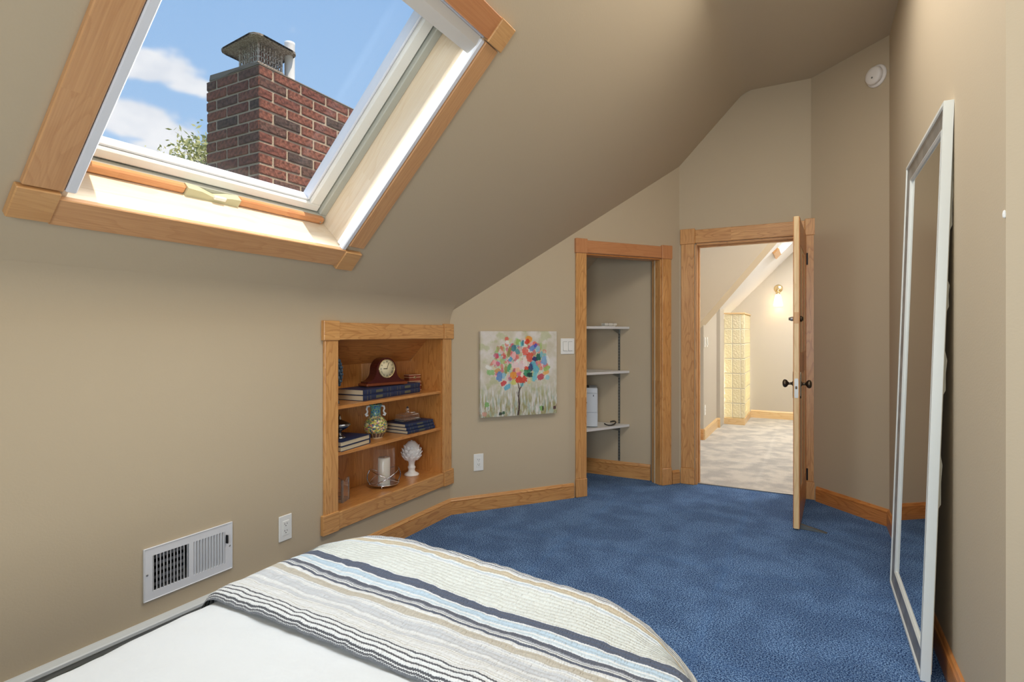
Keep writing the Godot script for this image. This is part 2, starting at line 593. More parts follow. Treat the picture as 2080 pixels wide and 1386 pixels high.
func shell():
	var wp: Material = M.wall_paint
	# floors
	var m := MB.new()
	m.prism(pv([-2.35, RZ + 0.1, -2.35, -4.88, -1.1, -4.88, -1.1, -4.84, 0.35, -4.84, 0.9, -4.3, 1.65, -4.3, 1.65, RZ + 0.1]), 0.0, 0.06, Transform3D(Basis(Vector3(1, 0, 0), Vector3(0, 0, 1), Vector3(0, -1, 0)), Vector3.ZERO))
	tag(part(self, "floor", m, M.carpet), "blue cut-pile carpet covering the bedroom floor", "carpet", "", "structure")
	# left knee wall with the bookcase opening and the duct behind the vent
	var lw := frame(Vector3(LX, 0, 0), Vector3(0, 0, -1))
	wall("wall_left", lw, pv([-RZ - 0.1, 0, 4.88, 0, 4.88, CREASE + 0.04, -RZ - 0.1, CREASE + 0.04]), [[2.14, 0.302, 3.1, 1.345], [1.205, 0.268, 1.515, 0.414]], 0.1, wp, "low tan knee wall under the sloped ceiling")
	# sloped ceiling with the opening of the roof window, its lower crease rounded off in plaster
	var sf := slope_frame()
	var run := (TOP - CREASE) / K * sqrt(1 + K * K)
	var sc := wall("ceiling", sf, pv([-RZ - 0.1, -0.12, 5.0, -0.12, 5.0, run + 0.12, -RZ - 0.1, run + 0.12]), [[0.816, 0.346, 1.959, 1.499]], 0.2, M.ceiling_paint, "tan sloped ceiling holding the roof window", "ceiling")
	fillet(sc, Vector3(LX, CREASE, 0), Vector3(0, -1, 0), Vector3(1, K, 0).normalized(), 0.10, -3.19, RZ, M.wall_paint)
	fillet(sc, Vector3(LX + (TOP - CREASE) / K, TOP, 0), Vector3(-1, -K, 0).normalized(), Vector3(1, 0, 0), 0.09, -4.79, RZ, M.ceiling_paint)
	# flat ceiling
	m = MB.new()
	var fx := LX + (TOP - CREASE) / K
	m.prism(pv([fx, RZ + 0.1, fx, -4.95, 0.45, -4.95, 1.65, -4.3, 1.65, RZ + 0.1]), -0.12, 0.0, Transform3D(Basis(Vector3(1, 0, 0), Vector3(0, 0, 1), Vector3(0, -1, 0)), Vector3(0, TOP, 0)))
	tag(part(self, "ceiling_flat", m, M.ceiling_paint), "narrow flat tan ceiling strip beside the slope", "ceiling", "", "structure")
	# wall with the closet
	var d := (P1 - P0).normalized()
	var bf := frame(P0, d)
	var bl := P0.distance_to(P1)
	wall("wall_closet", bf, pv([-0.05, 0, bl + 0.02, 0, bl + 0.02, ceil_y(P1.x) + 0.05, -0.05, CREASE + 0.03]), [[1.095, -1, 1.835, 1.882]], 0.10, wp, "tan angled wall with the closet doorway and the tree painting")
	# wall with the door
	var cf := frame(Vector3(0, 0, CZ), Vector3(1, 0, 0))
	wall("wall_door", cf, pv([-1.02, 0, 0.16, 0, 0.16, TOP + 0.05, fx, TOP + 0.05, -1.02, ceil_y(-1.02) + 0.05]), [[-0.855, -1, -0.035, 2.008]], 0.12, wp, "tan gable wall around the open door")
	# angled wall, right wall, near angled wall
	var df := frame(Vector3(0.045, 0, -4.745), Vector3(1, 0, 1))
	var dl := Vector2(EX - 0.045, -4.35 + 4.745).length()
	wall("wall_angled", df, pv([-0.1, 0, dl + 0.02, 0, dl + 0.02, TOP + 0.05, -0.1, TOP + 0.05]), [], 0.1, wp, "narrow tan angled wall with the smoke detector")
	var ef := frame(Vector3(EX, 0, 0), Vector3(0, 0, 1))
	wall("wall_right", ef, pv([-4.36, 0, -1.873, 0, -1.873, TOP + 0.05, -4.36, TOP + 0.05]), [], 0.1, wp, "tan right wall behind the leaning mirror")
	var ff := frame(Vector3(EX, 0, -1.873), Vector3(1, 0, 1))
	var nw := wall("wall_near", ff, pv([0, 0, 1.56, 0, 1.56, TOP + 0.05, 0, TOP + 0.05]), [], 0.1, wp, "bright tan angled wall at the right edge of the view")
	m = MB.new()
	m.lathe([[0.0, -0.011], [0.004, -0.008], [0.0045, 0.0], [0.003, 0.008], [0.0, 0.011]], 8, at(Vector3(EX - 0.002, 1.563, -1.876)))
	part(nw, "chipped_corner", m, M.white_plastic)
	wall("wall_side", frame(Vector3(1.54, 0, 0), Vector3(0, 0, 1)), pv([-0.79, 0, RZ + 0.1, 0, RZ + 0.1, TOP + 0.05, -0.79, TOP + 0.05]), [], 0.1, wp, "tan side wall beside the camera, out of view")
	wall("wall_rear", frame(Vector3(0, 0, RZ), Vector3(-1, 0, 0)), pv([-1.6, 0, -LX + 0.08, 0, -LX + 0.08, CREASE + 0.02, -fx, TOP + 0.05, -1.6, TOP + 0.05]), [[-1.1, 0.5, 0.3, 2.1]], 0.12, wp, "tan gable wall with an added window behind the camera")
	# unseen rear window, added and sized to light the room from behind
	var rw := base("window_2", frame(Vector3(0, 0, RZ), Vector3(-1, 0, 0)))
	tag(rw, "added white framed window in the rear gable wall, unseen", "window", "", "structure")
	for q in [[-0.4, 0.52, 1.4, 0.04], [-0.4, 2.08, 1.4, 0.04], [-0.4, 1.3, 1.32, 0.03]]:
		pbox(rw, "frame_rail", Vector3(q[0], q[1], -0.06), Vector3(q[2], q[3], 0.05), M.white_sash, 0.004)
	for s in [-1.08, -0.4, 0.28]:
		pbox(rw, "frame_stile", Vector3(s, 1.3, -0.06), Vector3(0.04, 1.52, 0.05), M.white_sash, 0.004)
	for q in [[-0.74, 0.912], [-0.06, 0.912], [-0.74, 1.688], [-0.06, 1.688]]:
		pbox(rw, "pane", Vector3(q[0], q[1], -0.06), Vector3(0.64, 0.74, 0.006), M.pane, 0.0)
	# baseboards
	baseboard("baseboard_left", Vector3(LX, 0, -3.19), Vector3(LX, 0, -1.83), M.oak, "oak baseboard under the bookcase")
	baseboard("baseboard_closet", bf * Vector3(0.99, 0, 0), bf * Vector3(-0.005, 0, 0), M.oak, "oak baseboard below the tree painting")
	baseboard("baseboard_closet_corner", bf * Vector3(bl - 0.005, 0, 0), bf * Vector3(1.94, 0, 0), M.oak, "short oak baseboard between closet and door casings")
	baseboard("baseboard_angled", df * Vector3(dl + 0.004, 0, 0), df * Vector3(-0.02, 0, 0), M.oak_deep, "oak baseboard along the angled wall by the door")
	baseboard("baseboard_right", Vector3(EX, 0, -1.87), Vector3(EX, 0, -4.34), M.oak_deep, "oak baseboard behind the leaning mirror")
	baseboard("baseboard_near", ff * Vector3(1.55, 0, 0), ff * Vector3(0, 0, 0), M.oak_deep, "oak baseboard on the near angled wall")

func fillet(parent: Node, corner: Vector3, da: Vector3, db: Vector3, r: float, z0: float, z1: float, mt: Material):
	# plaster that rounds an inner crease running along z; da and db lead away from it
	var m := MB.new()
	m.smooth = 1
	var n := 8
	var pts := []
	for i in n + 1:
		var t := float(i) / n
		pts.append(corner + da * r * (1 - t) * (1 - t) + db * r * t * t)
	var inward := (da + db).normalized()
	for i in n:
		var a: Vector3 = pts[i] + inward * 0.0005; var b: Vector3 = pts[i + 1] + inward * 0.0005
		var q := [Vector3(a.x, a.y, z0), Vector3(b.x, b.y, z0), Vector3(b.x, b.y, z1), Vector3(a.x, a.y, z1)]
		if (q[1] - q[0]).cross(q[2] - q[0]).dot(inward) < 0.0: q.reverse()
		m.quad(q[0], q[1], q[2], q[3])
	part(parent, "rounded_crease", m, mt)

func baseboard(called: String, a: Vector3, b: Vector3, mt: Material, label: String, h := 0.111) -> MeshInstance3D:
	# profile x = out of the wall, y = up; drawn from a to b with the room on the side of up x (b - a)
	var z := (b - a).normalized()
	var x := Vector3.UP.cross(z)
	var m := MB.new()
	var k := h / 0.111
	m.prism(pv([0, 0, 0.016, 0, 0.016, 0.083 * k, 0.0125, 0.0855 * k, 0.0165, 0.089 * k, 0.0165, 0.094 * k, 0.012, 0.1 * k, 0.0085, 0.108 * k, 0.006, 0.111 * k, 0, 0.111 * k]), 0.0, a.distance_to(b), Transform3D(Basis(x, Vector3.UP, z), a), Vector2(rng.randf(), rng.randf() * 0.3))
	var o := part(self, called, m, mt)
	tag(o, label, "baseboard", "", "structure")
	return o

# ---------------------------------------------------------------- roof window
func skylight():
	var w := base("window_1", slope_frame())
	tag(w, "large wood-trimmed roof window in the sloped ceiling", "window", "", "structure")
	# local: x = -z of the room, y = up the slope, z = into the room (negative = up through the roof)
	# casings and corner blocks
	pbox(w, "casing", Vector3(0.76, 0.93, 0.010), Vector3(0.1, 1.09, 0.02), M.maple, 0.003)
	pbox(w, "casing", Vector3(2.0025, 0.93, 0.010), Vector3(0.095, 1.09, 0.02), M.maple, 0.003)
	pbox(w, "casing", Vector3(1.38, 0.312, 0.010), Vector3(1.15, 0.096, 0.02), M.maple, 0.003)
	pbox(w, "casing", Vector3(1.38, 1.534, 0.010), Vector3(1.15, 0.098, 0.02), M.cherry, 0.003)
	for q in [[0.7525, 0.327], [2.006, 0.303], [0.7525, 1.532], [2.006, 1.532]]:
		pbox(w, "corner_block", Vector3(q[0], q[1], 0.0135), Vector3(0.107, 0.107, 0.027), M.maple_block, 0.003)
	# lining boards of the shaft
	pbox(w, "lining_board", Vector3(1.3875, 0.3525, -0.1), Vector3(1.15, 0.015, 0.2), M.lining, 0.001)
	pbox(w, "lining_board", Vector3(1.3875, 1.4925, -0.1), Vector3(1.15, 0.015, 0.2), M.lining, 0.001)
	pbox(w, "lining_board", Vector3(0.8225, 0.9225, -0.1), Vector3(0.015, 1.125, 0.2), M.lining, 0.001)
	pbox(w, "lining_board", Vector3(1.9525, 0.9225, -0.1), Vector3(0.015, 1.125, 0.2), M.lining, 0.001)
	# fixed frame on the roof, with a grey gasket groove and the white sash inside it
	for q in [[1.3875, 0.375, 1.13, 0.045], [1.3875, 1.47, 1.13, 0.045]]:
		pbox(w, "outer_frame", Vector3(q[0], q[1], -0.232), Vector3(q[2], q[3], 0.08), M.sash_grey, 0.004)
	for s in [0.852, 1.925]:
		pbox(w, "outer_frame", Vector3(s, 0.9225, -0.232), Vector3(0.042, 1.05, 0.08), M.sash_grey, 0.004)
	for q in [[1.3875, 0.421, 1.02, 0.04], [1.3875, 1.42, 1.02, 0.05]]:
		pbox(w, "sash_rail", Vector3(q[0], q[1], -0.24), Vector3(q[2], q[3], 0.07), M.white_sash, 0.006)
	for s in [0.905, 1.865]:
		pbox(w, "sash_stile", Vector3(s, 0.92, -0.24), Vector3(0.062, 0.97, 0.07), M.white_sash, 0.006)
	for s in [0.944, 1.8265]:
		pbox(w, "glazing_bead", Vector3(s, 0.92, -0.245), Vector3(0.012, 0.95, 0.05), M.alu_rail, 0.003)
	pbox(w, "glazing_bead", Vector3(1.385, 0.447, -0.245), Vector3(0.88, 0.012, 0.05), M.alu_rail, 0.003)
	pbox(w, "pane", Vector3(1.385, 0.92, -0.255), Vector3(0.90, 0.96, 0.008), M.pane, 0.0)
	# vent bar along the lower edge with a flap handle in its middle
	for q in [[1.075, 0.36], [1.70, 0.45]]:
		pbox(w, "vent_bar", Vector3(q[0], 0.378, -0.18), Vector3(q[1], 0.034, 0.03), M.lining_fir, 0.006)
	var fl := MB.new()
	fl.prism(pv([1.255, 0.357, 1.30, 0.354, 1.37, 0.350, 1.44, 0.354, 1.475, 0.359, 1.475, 0.394, 1.43, 0.391, 1.37, 0.378, 1.31, 0.393, 1.255, 0.396]), -0.198, -0.158)
	var flap := part(w, "vent_flap", fl, M.olive_flap)
	pbox(flap, "flap_catch", Vector3(1.385, 0.383, -0.155), Vector3(0.05, 0.016, 0.012), M.white_sash, 0.003)
	pbox(w, "bar_screw", Vector3(1.905, 0.375, -0.163), Vector3(0.008, 0.008, 0.004), M.satin_nickel, 0.002)
	# roller blind: cassette at the top, guide rails down both sides
	var cs := MB.new()
	cs.prism(pv([1.393, -0.006, 1.397, -0.058, 1.43, -0.072, 1.472, -0.06, 1.476, 0.002, 1.44, 0.008]), 0.845, 1.93, Transform3D(Basis(Vector3(0, 1, 0), Vector3(0, 0, 1), Vector3(1, 0, 0)), Vector3.ZERO))
	part(w, "blind_cassette", cs, M.blind_cloth)
	pbox(w, "blind_channel", Vector3(1.3875, 1.483, -0.01), Vector3(1.11, 0.012, 0.03), M.alu_rail, 0.002)
	pbox(w, "blind_rail", Vector3(0.829, 0.93, 0.001), Vector3(0.030, 1.09, 0.034), M.alu_rail, 0.004)
	pbox(w, "blind_rail", Vector3(1.9405, 0.915, 0.0), Vector3(0.026, 1.115, 0.030), M.alu_rail, 0.004)
	pbox(w, "blind_rail_lip", Vector3(1.932, 0.915, -0.024), Vector3(0.012, 1.10, 0.022), M.white_plastic, 0.003)

# ---------------------------------------------------------------- door to the hall
func casing_set(w: Node3D, s0: float, s1: float, h: float, cw: float, mt: Material, mt_head: Material, plinth: float):
	# s0..s1 = opening; cw = casing width; local x along the wall, y up, z out of the wall
	for s in [s0 - cw * 0.5, s1 + cw * 0.5]:
		pbox(w, "casing", Vector3(s, (h + plinth) * 0.5, 0.009), Vector3(cw * 0.94, h - plinth, 0.018), mt, 0.003)
		pbox(w, "plinth_block", Vector3(s, plinth * 0.5, 0.0115), Vector3(cw * 0.99, plinth, 0.023), mt, 0.003)
		pbox(w, "corner_block", Vector3(s, h + cw * 0.53, 0.0125), Vector3(cw * 1.06, cw * 1.12, 0.025), mt_head, 0.003)
	pbox(w, "header", Vector3((s0 + s1) * 0.5, h + cw * 0.5, 0.009), Vector3(s1 - s0 - cw * 0.06, cw * 0.97, 0.018), mt_head, 0.003)

func door():
	var w := base("door_1", frame(Vector3(0, 0, CZ), Vector3(1, 0, 0)))
	tag(w, "oak-trimmed doorway with its door standing open into the bedroom", "door", "", "structure")
	casing_set(w, -0.862, -0.048, 2.008, 0.113, M.oak, M.oak, 0.135)
	# jambs and stop
	pbox(w, "jamb", Vector3(-0.8525, 1.0, -0.06), Vector3(0.015, 2.0, 0.125), M.oak, 0.001)
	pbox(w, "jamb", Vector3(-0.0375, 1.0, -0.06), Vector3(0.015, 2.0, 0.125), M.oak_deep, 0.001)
	pbox(w, "jamb", Vector3(-0.445, 2.0, -0.06), Vector3(0.81, 0.015, 0.125), M.oak, 0.001)
	pbox(w, "stop", Vector3(-0.84, 1.0, -0.075), Vector3(0.012, 1.99, 0.04), M.oak, 0.002)
	pbox(w, "stop", Vector3(-0.445, 1.987, -0.075), Vector3(0.79, 0.012, 0.04), M.oak, 0.002)
	pbox(w, "threshold", Vector3(-0.445, 0.004, -0.045), Vector3(0.80, 0.008, 0.02), M.satin_nickel, 0.002)
	# the leaf, hinged on the right jamb and turned into the room: local x from the hinge to the free edge
	var hinge := Vector3(-0.060, 0, 0.022)
	var leaf_x := Transform3D(Basis(Vector3.UP, deg_to_rad(-92.2)), hinge)
	var m := MB.new()
	m.box(Vector3(0.40, 1.008, 0), Vector3(0.80, 1.996, 0.030), 0.002)
	var leaf := part(w, "leaf", m, M.birch, leaf_x)
	leaf.set_meta("label", "pale birch door leaf seen almost edge-on")
	# panelled faces: stiles, rails and sunk panels on both sides
	for sd in [-1.0, 1.0]:
		for q in [[0.06, 1.008, 0.116, 1.99], [0.74, 1.008, 0.116, 1.99], [0.40, 1.92, 0.56, 0.165], [0.40, 1.06, 0.56, 0.14], [0.40, 0.12, 0.56, 0.22], [0.40, 1.008, 0.10, 1.6]]:
			pbox(leaf, "face_board", Vector3(q[0], q[1], sd * 0.0165), Vector3(q[2], q[3], 0.004), M.oak_deep, 0.001)
	# knobs, rosette plates, latch plate, deadbolt
	for sd in [-1.0, 1.0]:
		var t := Transform3D(Basis(Vector3.RIGHT, sd * PI / 2), Vector3(0.735, 0.932, sd * 0.0185))
		var pl := MB.new()
		pl.prism(pv([-0.026, -0.07, -0.018, -0.085, 0.018, -0.085, 0.026, -0.07, 0.026, 0.07, 0.018, 0.085, -0.018, 0.085, -0.026, 0.07]), 0.0, 0.005, Transform3D(Basis(Vector3.UP, 0.0 if sd > 0 else PI), Vector3(0.735, 0.925, sd * 0.0185)))
		part(leaf, "knob_plate", pl, M.bronze)
		var kb := MB.new()
		kb.smooth = 1
		kb.lathe([[0.0, 0.0], [0.017, 0.001], [0.016, 0.008], [0.009, 0.012], [0.008, 0.028], [0.012, 0.034], [0.022, 0.040], [0.0265, 0.048], [0.027, 0.055], [0.022, 0.062], [0.012, 0.066], [0.0, 0.067]], 20, t)
		part(leaf, "knob", kb, M.bronze)
	var la := MB.new()
	la.prism(pv([-0.011, -0.055, -0.007, -0.062, 0.007, -0.062, 0.011, -0.055, 0.011, 0.055, 0.007, 0.062, -0.007, 0.062, -0.011, 0.055]), 0.0, 0.003, Transform3D(Basis(Vector3.UP, PI / 2), Vector3(0.7995, 0.908, 0)))
	part(leaf, "latch_plate", la, M.satin_nickel)
	pbox(leaf, "latch_bolt", Vector3(0.805, 0.912, 0), Vector3(0.01, 0.018, 0.011), M.bronze, 0.002)
	pbox(leaf, "edge_patch", Vector3(0.7998, 1.357, 0), Vector3(0.003, 0.072, 0.026), M.maple_block, 0.001)
	for q in [[-1.0, 0.019, 0.018, "bronze"], [1.0, 0.014, 0.030, "satin_nickel"]]:
		var dbm := MB.new()
		dbm.smooth = 1
		dbm.lathe([[0.0, 0.0], [q[1], 0.0], [q[1], q[2] * 0.5], [q[1] * 0.75, q[2] * 0.7], [q[1] * 0.6, q[2]], [0.0, q[2]]], 18, Transform3D(Basis(Vector3.RIGHT, q[0] * PI / 2), Vector3(0.735, 1.352, q[0] * 0.0185)))
		part(leaf, "deadbolt", dbm, M[q[3]])
	# hinges on the jamb
	for y in [1.825, 0.19]:
		var h := MB.new()
		h.lathe([[0.0, -0.056], [0.004, -0.056], [0.007, -0.052], [0.007, 0.052], [0.004, 0.056], [0.0, 0.056]], 10, at(Vector3(-0.052, y, 0.034)))
		h.box(Vector3(-0.043, y, 0.0275), Vector3(0.026, 0.09, 0.003), 0.001)
		part(w, "hinge", h, M.black_iron)
	# a thin metal wedge under the door's free edge
	var wd := MB.new()
	wd.prism(pv([0, 0.0, 0.15, 0.0, 0.15, 0.003, 0.0, 0.030]), -0.012, 0.012)
	var wo := part(self, "door_wedge", wd, M.rail_steel, Transform3D(Basis(Vector3.UP, deg_to_rad(-8.0)), Vector3(-0.068, 0.002, -4.03)))
	tag(wo, "thin dark door wedge on the blue carpet under the open door", "doorstop")

# ---------------------------------------------------------------- closet
func closet():
	var d := (P1 - P0).normalized()
	var bf := frame(P0, d)
	# back and return walls inside
	wall("wall_closet_back", frame(Vector3(0, 0, -4.76), Vector3(1, 0, 0)), pv([LX - 0.02, 0, -1.19, 0, -1.19, ceil_y(-1.19) + 0.05, LX - 0.02, CREASE + 0.03]), [], 0.035, M.wall_paint, "tan back wall inside the closet behind the white shelves")
	var ra := Vector3(-1.221, 0, -4.757)
	var rb := Vector3(-1.168, 0, -4.672)
	wall("wall_closet_return", frame(ra, rb - ra), pv([0, 0, 0.1, 0, 0.1, 2.2, 0, 2.2]), [], 0.02, M.wall_paint, "thin tan return of wall beside the right closet casing")
	var w := base("door_2", bf)
	tag(w, "oak casing around the doorless closet opening", "door frame", "", "structure")
	casing_set(w, 1.103, 1.828, 1.882, 0.10, M.oak, M.cherry, 0.14)
	pbox(w, "jamb", Vector3(1.098, 0.94, -0.05), Vector3(0.012, 1.88, 0.105), M.oak, 0.001)
	pbox(w, "jamb", Vector3(1.826, 0.94, -0.05), Vector3(0.012, 1.88, 0.105), M.oak, 0.001)
	pbox(w, "jamb", Vector3(1.4655, 1.876, -0.05), Vector3(0.73, 0.012, 0.105), M.oak_deep, 0.001)
	baseboard("baseboard_closet_inside", Vector3(-1.222, 0, -4.76), Vector3(LX, 0, -4.76), M.oak, "oak baseboard inside the closet", 0.135)

# ---------------------------------------------------------------- hall beyond the door
func hall():
	var hp: Material = M.hall_paint
	var X := Transform3D(Basis(Vector3(1, 0, 0), Vector3(0, 0, 1), Vector3(0, -1, 0)), Vector3.ZERO)
	var m := MB.new()
	m.prism(pv([-2.0, -4.8405, 1.5, -4.8405, 1.5, -9.25, -2.0, -9.25]), 0.0, 0.06, X)
	tag(part(self, "floor_hall", m, M.hall_carpet), "cream carpet of the hall beyond the door", "carpet", "", "structure")
	# low left side: three steps of wall that come forward one after the other
	wall("wall_hall_left", frame(Vector3(-1.9, 0, 0), Vector3(0, 0, -1)), pv([4.88, 0, 9.25, 0, 9.25, 0.85, 6.62, 0.85, 6.62, 3.0, 4.88, 3.0]), [[8.4, 0.2, 9.04, 0.72]], 0.1, hp, "low outer wall of the hall, out of view")
	pier("wall_hall_pier", -1.95, -1.136, -6.88, -7.90, 1.56, hp, "grey-beige wall pier nearest in the hall with light switches")
	pier("wall_hall_pier_step", -1.95, -1.09, -7.90, -8.25, 1.60, hp, "narrow grey-beige pier beside the glass blocks")
	wall("wall_hall_back", frame(Vector3(0, 0, -9.112), Vector3(1, 0, 0)), pv([-1.95, 0, 1.45, 0, 1.45, 3.0, -1.95, 3.0]), [], 0.12, hp, "grey-beige end wall of the hall with the wall lamp")
	wall("wall_hall_right", frame(Vector3(1.35, 0, 0), Vector3(0, 0, 1)), pv([-9.2, 0, -4.92, 0, -4.92, 3.0, -9.2, 3.0]), [], 0.1, hp, "right wall of the hall, out of view")
	wall("wall_hall_front", frame(Vector3(0, 0, -4.921), Vector3(-1, 0, 0)), pv([-1.4, 0, 1.95, 0, 1.95, 3.0, -1.4, 3.0]), [[0.035, -1, 0.855, 2.008]], 0.02, hp, "hall side of the gable wall")
	# cream bulkhead across the hall whose lower edge follows the roof, and its soffit
	var p := Vector3(-1.139, 1.376, 0)
	var e := Vector3(1, 1.19, 0).normalized()
	var r := Vector3(0, 0, -1)
	var f: Transform3D
	wall("wall_hall_bulkhead", frame(Vector3(0, 0, -6.6), Vector3(1, 0, 0)), pv([-1.9, 1.31, -1.195, 1.31, 0.226, 3.0, -1.9, 3.0]), [], 0.04, M.hall_cream, "cream bulkhead with a sloping lower edge across the hall")
	m = MB.new()
	var A := p + Vector3(0, 0, -6.6) - e * 1.0; var B := p + Vector3(0, 0, -6.6) + e * 2.1
	var C := B + Vector3(0.055, 0.055, -0.4); var D := A + Vector3(0.078, 0.072, -0.4)
	var nrm := Vector3(-1.02, 1, 0).normalized() * 0.09
	m.quad(A, B, C, D); m.quad(A + nrm, D + nrm, C + nrm, B + nrm); m.quad(D, C, C + nrm, D + nrm); m.quad(A, D, D + nrm, A + nrm)
	tag(part(self, "ceiling_hall_soffit", m, M.hall_cream), "cream soffit edge where the near hall ceiling ends", "ceiling", "", "structure")
	# far, higher part, white, with a small roof window
	e = Vector3(1, 1.02, 0).normalized()
	f = Transform3D(Basis(r, e, r.cross(e)), Vector3(-1.099, 1.595, 0))
	wall("ceiling_hall_far", f, pv([6.645, -1.2, 9.2, -1.2, 9.2, 2.05, 6.645, 2.05]), [[7.56, 1.03, 8.2, 1.75]], 0.1, M.hall_white, "white far part of the sloped hall ceiling", "ceiling")
	m = MB.new()
	m.prism(pv([0.0, -4.92, 1.45, -4.92, 1.45, -9.2, 0.0, -9.2]), -0.1, 0.0, Transform3D(Basis(Vector3(1, 0, 0), Vector3(0, 0, 1), Vector3(0, -1, 0)), Vector3(0, 2.92, 0)))
	tag(part(self, "ceiling_hall_flat", m, M.hall_white), "flat ceiling of the hall, out of view", "ceiling", "", "structure")
	var w := base("window_3", f)
	tag(w, "small bright roof window high in the white hall ceiling", "window", "", "structure")
	pbox(w, "pane", Vector3(7.88, 1.39, -0.08), Vector3(0.64, 0.72, 0.01), M.frosted_pane, 0.0)
	pbox(w, "trim_board", Vector3(7.88, 0.985, 0.012), Vector3(0.56, 0.09, 0.024), M.maple_block, 0.003)
	pbox(w, "trim_board", Vector3(7.54, 1.39, 0.004), Vector3(0.04, 0.74, 0.012), M.white_plastic, 0.002)
	pbox(w, "trim_board", Vector3(8.22, 1.39, 0.004), Vector3(0.04, 0.74, 0.012), M.white_plastic, 0.002)
	# window added in the unseen outer wall to light the glass blocks
	var w4 := base("window_4", frame(Vector3(-1.9, 0, 0), Vector3(0, 0, -1)))
	tag(w4, "added hall window behind the glass blocks, unseen, lights them", "window", "", "structure")
	pbox(w4, "pane", Vector3(8.72, 0.46, -0.05), Vector3(0.62, 0.5, 0.006), M.pane, 0.0)
	for s in [8.41, 9.03]: pbox(w4, "frame_stile", Vector3(s, 0.46, -0.05), Vector3(0.03, 0.52, 0.05), M.white_sash, 0.003)
	# glass block partition
	var g := base("glass_block_partition", at(Vector3(-1.09, 0, -8.30)))
	tag(g, "tall partition of clear glass blocks glowing yellow in the hall", "glass partition")
	pbox(g, "base_board", Vector3(0.135, 0.045, 0.0), Vector3(0.27, 0.09, 0.10), M.birch, 0.003)
	pbox(g, "base_board", Vector3(0.225, 0.045, -0.425), Vector3(0.09, 0.09, 0.75), M.birch, 0.003)
	pbox(g, "cap_board", Vector3(0.135, 1.545, 0.0), Vector3(0.275, 0.02, 0.10), M.birch, 0.003)
	pbox(g, "cap_board", Vector3(0.225, 1.545, -0.425), Vector3(0.095, 0.02, 0.75), M.birch, 0.003)
	var bm := MB.new(); bm.box(Vector3.ZERO, Vector3(0.101, 0.197, 0.08), 0.008)
	var bm2 := MB.new(); bm2.box(Vector3.ZERO, Vector3(0.05, 0.197, 0.08), 0.008)
	var bm3 := MB.new(); bm3.box(Vector3.ZERO, Vector3(0.06, 0.197, 0.176), 0.008)
	var b1 := bm.done(); var b2 := bm2.done(); var b3 := bm3.done()
	for i in 7:
		var y := 0.192 + i * 0.2065
		part(g, "glass_block", b1, M.glass_block, at(Vector3(0.054, y, 0)))
		part(g, "glass_block", b1, M.glass_block, at(Vector3(0.162, y, 0)))
		part(g, "glass_block", b2, M.glass_block, at(Vector3(0.244, y, 0)))
		for k in 4:
			part(g, "glass_block", b3, M.glass_block, at(Vector3(0.232, y, -0.137 - k * 0.185)))
		if i < 6:
			pbox(g, "joint", Vector3(0.135, y + 0.1033, 0), Vector3(0.268, 0.0095, 0.066), M.block_joint, 0.0)
			pbox(g, "joint", Vector3(0.232, y + 0.1033, -0.42), Vector3(0.05, 0.0095, 0.73), M.block_joint, 0.0)
	for s in [0.108, 0.216]:
		pbox(g, "joint", Vector3(s, 0.81, 0), Vector3(0.008, 1.44, 0.064), M.block_joint, 0.0)
	# baseboards of the hall
	baseboard("baseboard_hall_back", Vector3(1.34, 0, -9.112), Vector3(-0.82, 0, -9.112), M.birch, "pale oak baseboard along the hall's end wall", 0.115)
	baseboard("baseboard_hall_pier", Vector3(-1.136, 0, -6.88), Vector3(-1.30, 0, -6.88), M.oak, "short oak baseboard on the front of the near hall pier", 0.13)
	baseboard("baseboard_hall_pier_side", Vector3(-1.136, 0, -7.90), Vector3(-1.136, 0, -6.88), M.birch, "oak baseboard along the side of the near hall pier", 0.13)
	baseboard("baseboard_hall_step", Vector3(-1.09, 0, -7.90), Vector3(-1.19, 0, -7.90), M.birch, "short oak baseboard on the narrow hall pier", 0.13)
	# switches and outlet on the pier's side
	var pf := frame(Vector3(-1.136, 0, 0), Vector3(0, 0, -1))
	for s in [6.955, 7.12]:
		switch_plate(pf * at(Vector3(s, 1.158, 0)), 1, "single white light switch on the hall pier, %s" % ("nearer the doorway" if s < 7.0 else "farther from the doorway"))
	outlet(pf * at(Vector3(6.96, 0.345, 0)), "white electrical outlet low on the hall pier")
	# wall lamp
	var sc := base("wall_sconce", frame(Vector3(-0.445, 0, -9.112), Vector3(1, 0, 0)) * at(Vector3(0, 1.93, 0)))
	tag(sc, "brass wall lamp with a glowing frosted shade on the hall's end wall", "wall lamp")
	m = MB.new(); m.smooth = 1
	m.lathe([[0.0, 0.0], [0.058, 0.0], [0.06, 0.008], [0.05, 0.016], [0.02, 0.022], [0.0, 0.024]], 28, Transform3D(Basis(Vector3.RIGHT, PI / 2), Vector3.ZERO))
	part(sc, "back_plate", m, M.brass)
	m = MB.new(); m.smooth = 1
	m.tube([Vector3(0, 0, 0.02), Vector3(0, 0.015, 0.05), Vector3(0, 0.018, 0.075), Vector3(0, 0.0, 0.095), Vector3(0, -0.06, 0.1)], 0.008, 8)
	part(sc, "arm", m, M.brass)
	m = MB.new(); m.smooth = 1
	m.lathe([[0.0, -0.09], [0.028, -0.09], [0.03, -0.075], [0.012, -0.06], [0.0, -0.055]], 18, at(Vector3(0, 0, 0.1)))
	part(sc, "shade_holder", m, M.brass)
	m = MB.new(); m.smooth = 1
	m.lathe([[0.066, -0.265], [0.07, -0.268], [0.066, -0.24], [0.05, -0.15], [0.038, -0.10], [0.028, -0.088], [0.024, -0.088], [0.034, -0.10], [0.046, -0.15], [0.062, -0.24], [0.066, -0.265]], 28, at(Vector3(0, 0, 0.1)))
	part(sc, "lamp_shade", m, M.lamp_shade_glow)
